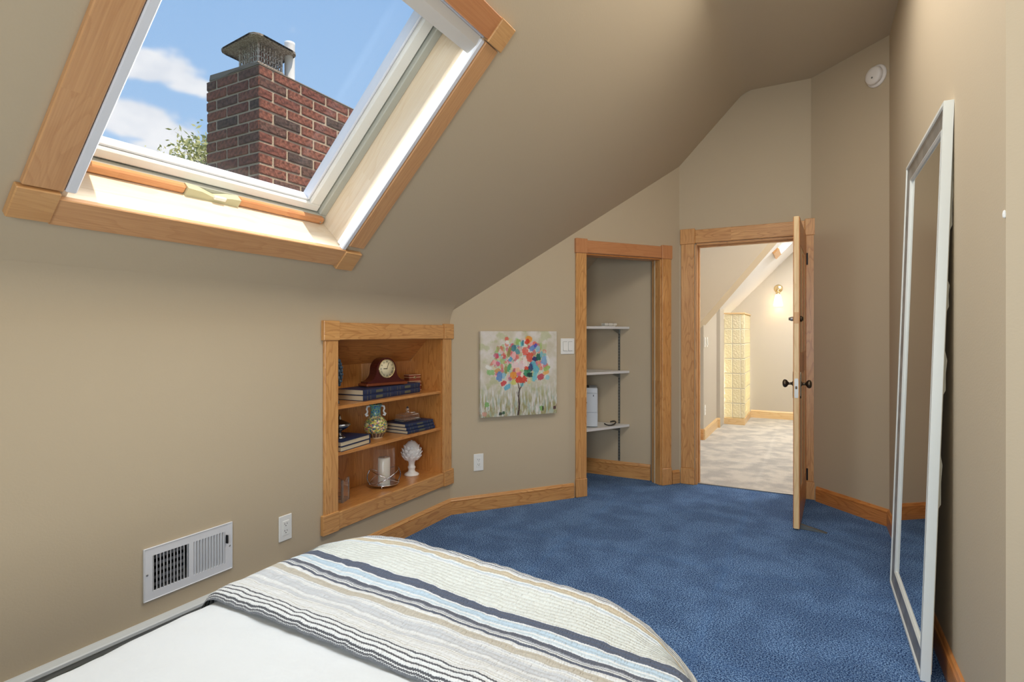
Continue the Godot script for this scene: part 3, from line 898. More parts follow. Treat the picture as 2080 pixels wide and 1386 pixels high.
	var ol := OmniLight3D.new()
	ol.name = "sconce_bulb_light"
	ol.light_color = Color(1.0, 0.86, 0.66)
	ol.light_energy = 0.03
	ol.light_size = 0.03
	ol.omni_range = 8.0
	ol.omni_attenuation = 2.0
	ol.shadow_enabled = true
	sc.add_child(ol)
	ol.position = Vector3(0, -0.2, 0.1)

	# unseen lamp added on the hall's flat ceiling to brighten the near hall
	var hl := base("hall_fill_lamp", at(Vector3(0.75, 2.92, -5.75)))
	tag(hl, "added white bowl lamp on the hall ceiling, unseen, brightens the near hall", "added ceiling lamp")
	m = MB.new(); m.smooth = 1
	m.lathe([[0.0, -0.015], [0.12, -0.015], [0.13, 0.0], [0.0, 0.0]], 28)
	part(hl, "canopy", m, M.satin_nickel)
	m = MB.new(); m.smooth = 1
	m.lathe([[0.0, -0.13], [0.07, -0.12], [0.12, -0.085], [0.14, -0.045], [0.135, -0.015], [0.0, -0.015]], 28)
	part(hl, "lamp_bowl", m, M.lamp_bowl_glow)
	var hb := OmniLight3D.new()
	hb.name = "hall_fill_light"
	hb.light_color = Color(1.0, 0.98, 0.95)
	hb.light_energy = 1.8
	hb.light_size = 0.09
	hb.omni_range = 10.0
	hb.omni_attenuation = 2.0
	hb.shadow_enabled = true
	hl.add_child(hb)
	hb.position = Vector3(0, -0.07, 0)

func pier(called: String, x0: float, x1: float, z0: float, z1: float, h: float, mt: Material, label: String):
	var m := MB.new()
	m.box(Vector3((x0 + x1) * 0.5, h * 0.5, (z0 + z1) * 0.5), Vector3(x1 - x0, h, absf(z1 - z0) - 0.001), 0.004)
	tag(part(self, called, m, mt), label, "wall", "", "structure")

# ---------------------------------------------------------------- small wall fittings
func outlet(x: Transform3D, label: String):
	var o := base("wall_outlet", x)
	tag(o, label, "outlet", "wall outlets")
	pbox(o, "cover_plate", Vector3(0, 0, 0.003), Vector3(0.074, 0.121, 0.006), M.white_plastic, 0.0025)
	pbox(o, "receptacle", Vector3(0, 0, 0.0065), Vector3(0.035, 0.068, 0.003), M.white_plastic, 0.001)
	for s in [-1.0, 1.0]:
		pbox(o, "slot_shade", Vector3(-0.0065, s * 0.0165 + 0.004, 0.0081), Vector3(0.0022, 0.0085, 0.0006), M.black_and_slot_shade, 0.0)  # dark pieces laid on for the shade inside the openings
		pbox(o, "slot_shade", Vector3(0.0065, s * 0.0165 + 0.004, 0.0081), Vector3(0.0022, 0.0068, 0.0006), M.black_and_slot_shade, 0.0)
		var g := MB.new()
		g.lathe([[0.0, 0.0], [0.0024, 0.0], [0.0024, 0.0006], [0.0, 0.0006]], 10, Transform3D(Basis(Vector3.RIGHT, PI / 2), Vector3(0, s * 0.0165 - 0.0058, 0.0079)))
		part(o, "ground_hole_shade", g, M.black_and_slot_shade)
		pbox(o, "plate_screw", Vector3(0, s * 0.048, 0.0062), Vector3(0.006, 0.006, 0.001), M.white_plastic, 0.0005)

func switch_plate(x: Transform3D, gang: int, label: String):
	var o := base("light_switch", x)
	tag(o, label, "light switch", "light switches")
	pbox(o, "cover_plate", Vector3(0, 0, 0.003), Vector3(0.072 + 0.046 * (gang - 1), 0.12, 0.006), M.white_plastic, 0.0025)
	for i in gang:
		var s := (i - (gang - 1) * 0.5) * 0.046
		pbox(o, "gap", Vector3(s, 0, 0.0061), Vector3(0.0355, 0.0695, 0.0006), M.switch_gap, 0.0)
		var r := MB.new()
		r.prism(pv([-0.033, 0, 0.033, 0, 0.033, 0.0025, 0, 0.004, -0.033, 0.008]), -0.0165, 0.0165, Transform3D(Basis(Vector3(0, 1, 0), Vector3(0, 0, 1), Vector3(1, 0, 0)), Vector3(s, 0, 0.0062)))
		part(o, "rocker", r, M.white_plastic)

func wall_fittings():
	var lw := frame(Vector3(LX, 0, 0), Vector3(0, 0, -1))
	var bf := frame(P0, P1 - P0)
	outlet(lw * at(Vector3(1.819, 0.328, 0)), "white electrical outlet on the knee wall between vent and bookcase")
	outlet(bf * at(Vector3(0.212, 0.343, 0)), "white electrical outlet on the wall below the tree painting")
	switch_plate(bf * at(Vector3(0.937, 1.161, 0)), 2, "white double light switch between the painting and the closet")
	# supply register
	var v := base("wall_vent", lw * at(Vector3(1.36, 0.34, 0)))
	tag(v, "white metal air vent with louvers low on the knee wall", "air vent")
	var m := MB.new()
	wall_mesh(m, pv([-0.181, -0.1, 0.181, -0.1, 0.181, 0.1, -0.181, 0.1]), [[-0.150, -0.0675, -0.008, 0.0675], [0.010, -0.0675, 0.147, 0.0675]], 0.006, at(Vector3(0, 0, 0.007)))
	part(v, "face_plate", m, M.white_metal)
	for q in [[0.0, 0.0985, 0.364, 0.004], [0.0, -0.0985, 0.364, 0.004]]:
		pbox(v, "rim", Vector3(q[0], q[1], 0.0065), Vector3(q[2], q[3], 0.006), M.white_metal, 0.0015)
	for s in [-0.1795, 0.1795]:
		pbox(v, "rim", Vector3(s, 0, 0.0065), Vector3(0.004, 0.2, 0.006), M.white_metal, 0.0015)
	# upright louvers: the left bank opens away from the camera, the right bank faces it
	for i in 11:
		var s := -0.1445 + i * 0.01315
		pbox(v, "louver", Vector3.ZERO, Vector3(0.0012, 0.135, 0.013), M.white_metal, 0.0, Transform3D(Basis(Vector3.UP, deg_to_rad(-42)), Vector3(s, 0, 0.003)))
	for i in 11:
		var s := 0.0165 + i * 0.0125
		pbox(v, "louver", Vector3.ZERO, Vector3(0.0018, 0.135, 0.0108), M.white_metal, 0.0, Transform3D(Basis(Vector3.UP, deg_to_rad(30)), Vector3(s, 0, 0.004)))
	for i in 5:
		pbox(v, "damper_blade", Vector3(-0.079, -0.056 + i * 0.026, -0.022), Vector3(0.142, 0.013, 0.003), M.grey_damper, 0.001, Transform3D.IDENTITY)
	# sheet-metal duct running back from the opening
	var du := MB.new()
	for q in [[-0.005, 0.0715, -0.31, 0.304, 0.003, 0.60], [-0.005, -0.0715, -0.31, 0.304, 0.003, 0.60], [-0.1565, 0.0, -0.31, 0.003, 0.146, 0.60], [0.1465, 0.0, -0.31, 0.003, 0.146, 0.60], [-0.005, 0.0, -0.61, 0.306, 0.146, 0.003]]:
		du.box(Vector3(q[0], q[1], q[2]), Vector3(q[3], q[4], q[5]), 0.0)
	part(v, "duct", du, M.duct_metal)
	pbox(v, "lever", Vector3(0.1505, 0.035, 0.016), Vector3(0.006, 0.036, 0.014), M.black_and_slot_shade, 0.002)
	for s in [-0.169, 0.169]:
		var sc := MB.new()
		sc.lathe([[0.0, 0.0], [0.0045, 0.0], [0.003, 0.002], [0.0, 0.0025]], 10, Transform3D(Basis(Vector3.RIGHT, PI / 2), Vector3(s, 0, 0.007)))
		part(v, "screw", sc, M.satin_nickel)
	# hot-water baseboard heater along the knee wall beside the bed
	var h := base("baseboard_heater", lw)
	tag(h, "pale grey metal baseboard heater running along the knee wall beside the bed", "heater")
	var hm := MB.new()
	hm.prism(pv([0, 0.02, 0.006, 0.02, 0.006, 0.158, 0.030, 0.152, 0.030, 0.146, 0.034, 0.146, 0.034, 0.157, 0.03, 0.161, 0.008, 0.168, 0, 0.168]), -1.6, 1.80, Transform3D(Basis(Vector3(0, 0, 1), Vector3(0, 1, 0), Vector3(-1, 0, 0)), Vector3.ZERO) * Transform3D(Basis(Vector3(1, 0, 0), Vector3(0, 1, 0), Vector3(0, 0, 1)), Vector3(0, 0, -0.2)))
	part(h, "back_panel", hm, M.heater_metal)
	hm = MB.new()
	hm.box(Vector3(0.1, 0.075, 0.06), Vector3(3.4, 0.11, 0.003), 0.001)
	hm.box(Vector3(0.1, 0.130, 0.057), Vector3(3.4, 0.006, 0.009), 0.001)
	part(h, "front_panel", hm, M.heater_metal)
	hm = MB.new()
	hm.box(Vector3(0.1, 0.085, 0.03), Vector3(3.38, 0.06, 0.04), 0.0)
	part(h, "fin_tube", hm, M.heater_fin)
	pbox(h, "end_cap", Vector3(1.805, 0.092, 0.031), Vector3(0.012, 0.15, 0.066), M.heater_metal, 0.003)
	# smoke detector on the angled wall
	var df := frame(Vector3(0.045, 0, -4.745), Vector3(1, 0, 1))
	var sd := base("smoke_detector", df * at(Vector3(0.47, 2.972, 0)))
	tag(sd, "round white smoke detector high on the angled wall", "smoke detector")
	var R := Transform3D(Basis(Vector3.RIGHT, PI / 2), Vector3.ZERO)
	m = MB.new(); m.smooth = 1
	m.lathe([[0.0, 0.0], [0.072, 0.0], [0.073, 0.006], [0.068, 0.012], [0.062, 0.013], [0.0, 0.013]], 40, R)
	part(sd, "mounting_ring", m, M.detector)
	m = MB.new(); m.smooth = 1
	m.lathe([[0.054, 0.013], [0.058, 0.02], [0.058, 0.034], [0.05, 0.043], [0.03, 0.047], [0.0, 0.048]], 40, R)
	part(sd, "cover", m, M.detector)
	m = MB.new()
	m.lathe([[0.0, 0.0478], [0.006, 0.0478], [0.0055, 0.050], [0.0, 0.0502]], 12, R * at(Vector3(0.004, 0, 0.018)))
	part(sd, "test_button", m, M.switch_gap)

# ---------------------------------------------------------------- built-in bookcase
func bookcase():
	var b := base("built_in_bookcase", frame(Vector3(LX, 0, 0), Vector3(0, 0, -1)))
	tag(b, "built-in oak bookcase set into the knee wall", "bookcase")
	# local x = -z of the room, y up, z out of the wall; depth 0.27 behind the wall
	var D := 0.27
	for i in 4:
		pbox(b, "back_plank", Vector3(2.26 + i * 0.24, 0.69, -D - 0.006), Vector3(0.239, 0.80, 0.012), M.oak_shelf, 0.001)
	var pr := pv([0.30, 0, 0.30, -D, 1.06, -D, 1.345, 0])
	for s in [2.133, 3.092]:
		var m := MB.new()
		m.prism(pr, 0.0, 0.012, Transform3D(Basis(Vector3(0, 1, 0), Vector3(0, 0, 1), Vector3(1, 0, 0)), Vector3(s, 0, 0)), Vector2(rng.randf(), 0.1))
		part(b, "side_panel", m, M.oak_shelf)
	var m2 := MB.new()
	m2.prism(pv([0, 1.335, -D - 0.01, 1.057, -D - 0.01, 1.067, 0, 1.347]), 2.14, 3.10, Transform3D(Basis(Vector3(0, 0, 1), Vector3(0, 1, 0), Vector3(1, 0, 0)), Vector3.ZERO) * at(Vector3.ZERO))
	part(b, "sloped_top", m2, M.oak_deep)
	pbox(b, "bottom_board", Vector3(2.62, 0.304, -D * 0.5), Vector3(0.95, 0.012, D), M.oak_shelf, 0.001)
	pbox(b, "shelf", Vector3(2.62, 0.611, -D * 0.5 - 0.002), Vector3(0.944, 0.019, D - 0.006), M.oak_shelf, 0.002)
	pbox(b, "shelf", Vector3(2.62, 0.859, -D * 0.5 - 0.002), Vector3(0.944, 0.019, D - 0.006), M.oak_shelf, 0.002)
	# face frame with corner blocks
	pbox(b, "face_stile", Vector3(2.098, 0.765, 0.009), Vector3(0.092, 0.91, 0.018), M.oak, 0.003)
	pbox(b, "face_stile", Vector3(3.142, 0.765, 0.009), Vector3(0.092, 0.91, 0.018), M.oak, 0.003)
	pbox(b, "face_rail", Vector3(2.62, 1.268, 0.009), Vector3(0.955, 0.092, 0.018), M.oak, 0.003)
	pbox(b, "face_rail", Vector3(2.62, 0.2655, 0.009), Vector3(0.955, 0.092, 0.018), M.oak, 0.003)
	for q in [[2.094, 1.271], [3.153, 1.271], [2.09, 0.269], [3.153, 0.269]]:
		pbox(b, "corner_block", Vector3(q[0], q[1], 0.0125), Vector3(0.108, 0.104, 0.025), M.oak, 0.003)

func book(x: Transform3D, len: float, dep: float, th: float, label: String, group: String, mid := false):
	# lies flat: x along the spine, z towards the spine (spine at z = +dep/2), y up from its base
	var b := base("book", x)
	tag(b, label, "book", group)
	var c := MB.new()
	c.box(Vector3(0, 0.0012, 0), Vector3(len, 0.0024, dep), 0.0008)
	c.box(Vector3(0, th - 0.0012, 0), Vector3(len, 0.0024, dep), 0.0008)
	part(b, "cover", c, M.book_navy)
	var sp := MB.new()
	var poly := PackedVector2Array()
	for i in 7:
		var a := -PI / 2 + PI * i / 6.0
		poly.append(Vector2(dep * 0.5 - 0.004 + cos(a) * 0.006, th * 0.5 + sin(a) * th * 0.5))
	sp.prism(poly, -len * 0.5, len * 0.5, Transform3D(Basis(Vector3(0, 0, 1), Vector3(0, 1, 0), Vector3(-1, 0, 0)), Vector3.ZERO))
	part(b, "spine", sp, M.book_navy)
	pbox(b, "page_block", Vector3(0, th * 0.5, -0.002), Vector3(len - 0.008, th - 0.005, dep - 0.006), M.pages, 0.0005)
	for s in [-0.38, -0.28, 0.28, 0.38]:
		pbox(b, "gilt_band", Vector3(s * len, th * 0.5, dep * 0.5 + 0.0012), Vector3(0.004, th * 0.7, 0.002), M.book_gold, 0.0)
	pbox(b, "title_panel", Vector3(0.0, th * 0.5, dep * 0.5 + 0.0014), Vector3(len * 0.22, th * 0.5, 0.002), M.book_gold, 0.0)

func bookcase_things():
	var f := frame(Vector3(LX, 0, 0), Vector3(0, 0, -1))
	var S0 := 0.3105; var S1 := 0.6207; var S2 := 0.8687
	# top shelf: two pairs of long books lying end to end, a mantel clock on them
	for i in 2:
		for k in 2:
			var lab := "%s of two navy books lying %s" % [["lower", "upper"][k], ["under the left end of the mantel clock", "in front of the small brown boxes"][i]]
			book(f * Transform3D(Basis(Vector3.UP, deg_to_rad(3.6)), Vector3(2.524 + i * 0.283, S2 + k * 0.0325, -0.143 - i * 0.0175)), 0.282, 0.19, 0.032, lab, "navy books on the top shelf")
	clock(f * Transform3D(Basis(Vector3.UP, deg_to_rad(-14.0)), Vector3(2.665, S2 + 0.065, -0.135)))
	# carved finial at the left edge
	var t := base("carved_ornament", f * at(Vector3(2.225, S2, -0.115)))
	tag(t, "blue-grey carved ornament on a stand at the left end of the top shelf", "ornament")
	var m := MB.new(); m.smooth = 1
	m.lathe([[0.0, 0.0], [0.04, 0.0], [0.04, 0.012], [0.03, 0.018], [0.024, 0.03], [0.026, 0.05], [0.02, 0.07], [0.012, 0.085], [0.01, 0.1], [0.0, 0.1]], 20)
	part(t, "stand", m, M.slate_finial)
	m = MB.new()
	for i in 9:
		var y := 0.105 + i * 0.0185
		var r := 0.052 * sqrt(maxf(0.03, 1.0 - pow((i - 3.4) / 5.4, 2.0)))
		var n := 12
		for k in n:
			var a := TAU * (k + 0.5 * (i % 2)) / n
			var o := Transform3D(Basis(Vector3.UP, -a), Vector3(cos(a) * r, y, sin(a) * r))
			m.lathe([[0.0, -0.011], [0.008, -0.004], [0.009, 0.003], [0.005, 0.010], [0.0, 0.013]], 6, o)
	m.lathe([[0.0, 0.095], [0.025, 0.1], [0.046, 0.14], [0.05, 0.17], [0.044, 0.21], [0.025, 0.25], [0.0, 0.27]], 16)
	part(t, "scaled_body", m, M.slate_finial)
	# two little brown boxes, one on the other
	for k in 2:
		var o := base("keepsake_box", f * Transform3D(Basis(Vector3.UP, deg_to_rad(-18.0)), Vector3(3.018, S2 + k * 0.0605, -0.195 + k * 0.004)))
		tag(o, ["larger brown leather box with brass clasp at the right end of the top shelf", "small brown leather box with brass clasp stacked on the larger one"][k], "box", "brown boxes on the top shelf")
		var sx: float = [0.104, 0.088][k]; var sy: float = [0.06, 0.05][k]; var sz: float = [0.075, 0.065][k]
		pbox(o, "body", Vector3(0, sy * 0.3, 0), Vector3(sx, sy * 0.6, sz), M.leather_box, 0.003)
		pbox(o, "lid", Vector3(0, sy * 0.81, 0), Vector3(sx + 0.002, sy * 0.38, sz + 0.002), M.leather_box, 0.003)
		for y in [0.08, 0.60, 0.95]:
			pbox(o, "trim_band", Vector3(0, sy * y, 0), Vector3(sx + 0.004, 0.0035, sz + 0.004), M.box_band, 0.0005)
		pbox(o, "clasp", Vector3(0, sy * 0.62, sz * 0.5 + 0.003), Vector3(0.018, 0.018, 0.005), M.brass, 0.002)
	# middle shelf: two books with a silver compote, a painted vase, three books with a glass dish
	for k in 2:
		book(f * Transform3D(Basis(Vector3.UP, deg_to_rad(98.0)), Vector3(2.298, S1 + k * 0.027, -0.13)), 0.225, 0.26, 0.026, "navy book under the silver compote, %s of two" % ["lower", "upper"][k], "navy books under the silver compote")
	compote(f * at(Vector3(2.262, S1 + 0.0535, -0.095)))
	vase(f * at(Vector3(2.595, S1, -0.135)))
	for k in 3:
		book(f * Transform3D(Basis(Vector3.UP, deg_to_rad(-1.0 - k)), Vector3(2.908 - k * 0.004, S1 + k * 0.0212, -0.125 - k * 0.004)), 0.275 - k * 0.003, 0.205, 0.0208, "navy book under the glass dish, %s of three" % ["bottom", "middle", "top"][k], "navy books under the glass dish")
	butter_dish(f * Transform3D(Basis(Vector3.UP, deg_to_rad(-6.0)), Vector3(2.90, S1 + 0.064, -0.135)))
	# bottom: glass cube, candle holder, white artichoke
	glass_cube(f * Transform3D(Basis(Vector3.UP, deg_to_rad(20.0)), Vector3(2.30, S0, -0.14)))
	candle(f * at(Vector3(2.665, S0, -0.13)))
	artichoke(f * at(Vector3(2.955, S0, -0.145)))

func clock(x: Transform3D):
	var c := base("mantel_clock", x)
	tag(c, "dark mahogany mantel clock with a cream dial on the navy books", "clock")
	var R := 0.072; var cy := 0.118
	var p := PackedVector2Array()
	p.append(Vector2(-0.135, 0.018)); p.append(Vector2(0.135, 0.018))
	# right flank sweeps in and up to the round top, left flank mirrors it
	var right := []
	for i in 9:
		var t := i / 8.0
		right.append(Vector2(lerpf(0.135, R, sin(t * PI / 2)), 0.03 + (cy - 0.05) * (1.0 - cos(t * PI / 2))))
	for v in right: p.append(v)
	for i in range(1, 20):
		var a := PI * i / 20.0
		p.append(Vector2(cos(a) * R, cy - 0.02 + sin(a) * R * 1.05))
	right.reverse()
	for v in right: p.append(Vector2(-v.x, v.y))
	var m := MB.new()
	m.prism(p, -0.04, 0.035)
	part(c, "case", m, M.mahogany)
	pbox(c, "plinth", Vector3(0, 0.0115, 0.0), Vector3(0.30, 0.017, 0.10), M.mahogany_foot, 0.004)
	for s in [-0.135, 0.135]:
		var f := MB.new()
		f.lathe([[0.0, 0.0], [0.008, 0.0], [0.009, 0.003], [0.0, 0.003]], 10, at(Vector3(s, 0, 0.035)))
		part(c, "foot", f, M.brass)
	var Rz := Transform3D(Basis(Vector3.RIGHT, PI / 2), Vector3(0, cy - 0.012, 0.035))
	m = MB.new(); m.smooth = 1
	m.lathe([[0.0, 0.0], [0.055, 0.0], [0.055, 0.003], [0.0, 0.0032]], 40, Rz)
	var dial := part(c, "dial", m, M.dial)
	m = MB.new(); m.smooth = 1
	m.lathe([[0.0535, 0.0], [0.059, 0.0], [0.059, 0.005], [0.056, 0.007], [0.0535, 0.004], [0.0535, 0.0]], 40, Rz)
	part(c, "bezel", m, M.brass)
	var font := SystemFont.new()
	font.font_names = PackedStringArray(["Droid Serif"])
	var num := ["XII", "I", "II", "III", "IIII", "V", "VI", "VII", "VIII", "IX", "X", "XI"]
	for i in 12:
		var tm := TextMesh.new()
		tm.text = num[i]
		tm.font = font
		tm.font_size = 16
		tm.pixel_size = 0.00075
		tm.depth = 0.0006
		var a := -TAU * i / 12.0
		var pos := Vector3(-sin(a) * 0.043, cy - 0.012 + cos(a) * 0.043, 0.0386)
		part(dial, "numeral", tm, M.ink, Transform3D(Basis(Vector3.BACK, a), pos))
	var hands := [[-TAU * 9.05 / 12.0, 0.028, 0.0045], [-TAU * 3.0 / 60.0, 0.042, 0.003]]
	for h in hands:
		pbox(c, "hand", Vector3(0, h[1] * 0.42, 0), Vector3(h[2], h[1], 0.0008), M.ink, 0.0, Transform3D(Basis(Vector3.BACK, h[0]), Vector3(0, cy - 0.012, 0.0398)))

func compote(x: Transform3D):
	var c := base("silver_compote", x)
	tag(c, "small lidded silver compote on two navy books", "compote")
	var m := MB.new(); m.smooth = 1
	m.lathe([[0.0, 0.0], [0.032, 0.0], [0.033, 0.004], [0.02, 0.012], [0.009, 0.02], [0.008, 0.034], [0.014, 0.042], [0.034, 0.052], [0.05, 0.064], [0.055, 0.072], [0.05, 0.073], [0.0, 0.073]], 28)
	part(c, "bowl", m, M.pewter)
	m = MB.new(); m.smooth = 1
	m.lathe([[0.058, 0.072], [0.059, 0.076], [0.046, 0.086], [0.025, 0.096], [0.014, 0.1], [0.008, 0.106], [0.009, 0.112], [0.004, 0.124], [0.0, 0.137]], 28)
	part(c, "lid", m, M.pewter)

func vase(x: Transform3D):
	var c := base("painted_vase", x)
	tag(c, "yellow and blue mottled porcelain vase with two handles on the middle shelf", "vase")
	# glaze: dabs of yellow, green, blue and pink on the body; blue-green neck; brown petals at the foot
	var W := 256; var H := 256
	var im := Image.create(W, H, false, Image.FORMAT_RGB8)
	var n1 := fnl(201, 0.055, 2); var n2 := fnl(202, 0.07, 2); var n3 := fnl(203, 0.05, 2)
	for y in H:
		for px in W:
			var v := 1.0 - float(y) / H     # 1 = mouth
			var ang := TAU * px / W
			var X := cos(ang) * 60.0; var Z := sin(ang) * 60.0
			var a := n1.get_noise_3d(X, y, Z); var b := n2.get_noise_3d(X, y + 300, Z); var d := n3.get_noise_3d(X, y + 700, Z)
			var col := c8(206, 200, 84)
			if a > 0.16: col = c8(104, 140, 88)
			if b > 0.18: col = c8(78, 96, 140)
			if d > 0.24: col = c8(196, 122, 104)
			if a < -0.34: col = c8(226, 222, 170)
			if v > 0.66:
				col = c8(92, 160, 172) if a > -0.1 else c8(150, 178, 96)
				if b > 0.2: col = c8(58, 92, 150)
			if v < 0.17:
				var pet := absf(fposmod(ang * 16.0 / TAU, 1.0) - 0.5)
				col = c8(96, 78, 72) if pet < 0.40 else c8(196, 180, 140)
				if v < 0.03: col = c8(226, 216, 190)
			im.set_pixel(px, y, col)
	var mt := mat("vase_glaze", Color.WHITE, 0.2)
	mt.albedo_texture = img_tex(im)
	mt.clearcoat_enabled = true
	mt.clearcoat = 0.5
	var prof := [[0.0, 0.0], [0.044, 0.0], [0.045, 0.006], [0.05, 0.014], [0.062, 0.034], [0.0705, 0.058], [0.071, 0.078], [0.064, 0.1], [0.05, 0.119], [0.036, 0.131], [0.031, 0.14], [0.030, 0.16], [0.032, 0.18], [0.038, 0.198], [0.040, 0.204], [0.036, 0.206], [0.028, 0.19], [0.026, 0.15], [0.0, 0.14]]
	var m := MB.new(); m.smooth = 1
	var seg := 36
	for i in prof.size() - 1:
		for k in seg:
			var q := []
			for e in [[i, k], [i, k + 1], [i + 1, k + 1], [i + 1, k]]:
				var a: float = TAU * e[1] / seg
				q.append([Vector3(cos(a) * prof[e[0]][0], prof[e[0]][1], -sin(a) * prof[e[0]][0]), Vector2(float(e[1]) / seg, 1.0 - prof[e[0]][1] / 0.207)])
			m.tri(q[0][0], q[1][0], q[2][0], q[0][1], q[1][1], q[2][1])
			m.tri(q[0][0], q[2][0], q[3][0], q[0][1], q[2][1], q[3][1])
	part(c, "body", m, mt)
	for s in [-1.0, 1.0]:
		var h := MB.new(); h.smooth = 1
		var v: Vector3 = Vector3(0.77, 0, 0.63) * s
		h.tube([v * 0.036 + Vector3(0, 0.192, 0), v * 0.05 + Vector3(0, 0.19, 0), v * 0.054 + Vector3(0, 0.175, 0), v * 0.048 + Vector3(0, 0.16, 0), v * 0.052 + Vector3(0, 0.15, 0), v * 0.06 + Vector3(0, 0.143, 0), v * 0.056 + Vector3(0, 0.135, 0), v * 0.044 + Vector3(0, 0.138, 0)], [0.005, 0.006, 0.006, 0.005, 0.006, 0.007, 0.007, 0.005], 8)
		part(c, "handle", h, M.porcelain)

func butter_dish(x: Transform3D):
	var c := base("glass_dish", x)
	tag(c, "lidded clear glass butter dish on three navy books", "dish")
	var m := MB.new()
	m.box(Vector3(0, 0.006, 0), Vector3(0.155, 0.012, 0.095), 0.005)
	part(c, "tray", m, M.crystal)
	var hollow := func(sx: float, sz: float, y0: float, y1: float, tx: float, tz: float, mm: MB):
		var a := [Vector3(-sx, y0, -sz), Vector3(sx, y0, -sz), Vector3(sx, y0, sz), Vector3(-sx, y0, sz)]
		var b := [Vector3(-tx, y1, -tz), Vector3(tx, y1, -tz), Vector3(tx, y1, tz), Vector3(-tx, y1, tz)]
		for i in 4:
			var j := (i + 1) % 4
			mm.quad(a[j], a[i], b[i], b[j])
		mm.quad(b[3], b[2], b[1], b[0])
	m = MB.new()
	hollow.call(0.07, 0.04, 0.013, 0.04, 0.066, 0.036, m)
	hollow.call(0.066, 0.036, 0.04, 0.052, 0.05, 0.022, m)
	part(c, "lid", m, M.thin_glass)
	m = MB.new()
	for e in [[Vector3(-0.07, 0.014, 0.04), Vector3(0.07, 0.014, 0.04)], [Vector3(-0.07, 0.014, -0.04), Vector3(-0.07, 0.014, 0.04)], [Vector3(0.07, 0.014, -0.04), Vector3(0.07, 0.014, 0.04)], [Vector3(-0.066, 0.04, 0.036), Vector3(0.066, 0.04, 0.036)], [Vector3(-0.066, 0.04, -0.036), Vector3(-0.066, 0.04, 0.036)], [Vector3(0.066, 0.04, -0.036), Vector3(0.066, 0.04, 0.036)], [Vector3(-0.05, 0.052, 0.022), Vector3(0.05, 0.052, 0.022)], [Vector3(-0.066, 0.04, 0.036), Vector3(-0.07, 0.014, 0.04)], [Vector3(0.066, 0.04, 0.036), Vector3(0.07, 0.014, 0.04)]]:
		m.tube(e, 0.0022, 6)
	part(c, "cut_edge", m, M.crystal)
	m = MB.new(); m.smooth = 1
	m.lathe([[0.0, 0.052], [0.014, 0.052], [0.008, 0.06], [0.012, 0.068], [0.011, 0.078], [0.005, 0.088], [0.0, 0.095]], 10)
	part(c, "knob", m, M.crystal)

func glass_cube(x: Transform3D):
	var c := base("glass_votive", x)
	tag(c, "square crystal votive at the left end of the bottom shelf", "candle holder")
	var m := MB.new()
	# four thick walls with a wavy rim, and a floor
	for i in 4:
		var t := Transform3D(Basis(Vector3.UP, i * PI / 2), Vector3.ZERO)
		var p := PackedVector2Array()
		p.append(Vector2(-0.043, 0.0)); p.append(Vector2(0.043, 0.0))
		for k in 9:
			var u := k / 8.0
			p.append(Vector2(0.043 - u * 0.086, 0.118 + 0.009 * cos(u * TAU)))
		m.prism(p, 0.033, 0.043, t)
	m.box(Vector3(0, 0.009, 0), Vector3(0.066, 0.018, 0.066), 0.002)
	part(c, "cup", m, M.crystal)

func candle(x: Transform3D):
	var c := base("hurricane_lantern", x)
	tag(c, "glass hurricane candle holder with crossed metal bands on the bottom shelf", "candle holder")
	var m := MB.new(); m.smooth = 1
	m.lathe([[0.0, 0.012], [0.08, 0.012], [0.092, 0.016], [0.094, 0.02], [0.085, 0.019], [0.0, 0.017]], 36)
	part(c, "tray", m, M.chrome)
	for i in 3:
		var a := TAU * i / 3.0 + 0.5
		var f := MB.new(); f.smooth = 1
		f.lathe([[0.0, 0.0], [0.005, 0.002], [0.006, 0.006], [0.004, 0.012], [0.0, 0.013]], 10, at(Vector3(cos(a) * 0.075, 0, sin(a) * 0.075)))
		part(c, "foot", f, M.chrome)
	m = MB.new(); m.smooth = 1
	m.lathe([[0.068, 0.018], [0.068, 0.235], [0.066, 0.237], [0.066, 0.02]], 36)
	part(c, "chimney_glass", m, M.thin_glass)
	m = MB.new(); m.smooth = 1
	m.lathe([[0.0, 0.017], [0.037, 0.017], [0.0375, 0.17], [0.034, 0.176], [0.01, 0.172], [0.0, 0.171]], 28)
	var cd := part(c, "pillar_candle", m, M.candle_wax)
	m = MB.new()
	m.tube([Vector3(0, 0.17, 0), Vector3(0.001, 0.182, 0)], 0.0012, 5)
	part(cd, "wick", m, M.ink)
	# two tilted bands that cross, joined by an upright ring at each side
	for s in [-1.0, 1.0]:
		var pts := []
		for k in 36:
			var a := TAU * k / 36.0
			pts.append(Vector3(cos(a) * 0.088, 0.062 + s * 0.044 * cos(a - 0.6), sin(a) * 0.088))
		var b := MB.new(); b.smooth = 1
		b.tube(pts, 0.0032, 6, Transform3D.IDENTITY, true)
		part(c, "crossed_band", b, M.chrome)
	for s in [0.6, 0.6 + PI]:
		var pts := []
		for k in 13:
			var t := k / 12.0
			pts.append(Vector3(cos(s) * (0.088 + 0.016 * sin(t * PI)), 0.106 - t * 0.09, sin(s) * (0.088 + 0.016 * sin(t * PI))))
		var b := MB.new(); b.smooth = 1
		b.tube(pts, 0.0032, 6)
		part(c, "side_loop", b, M.pewter)

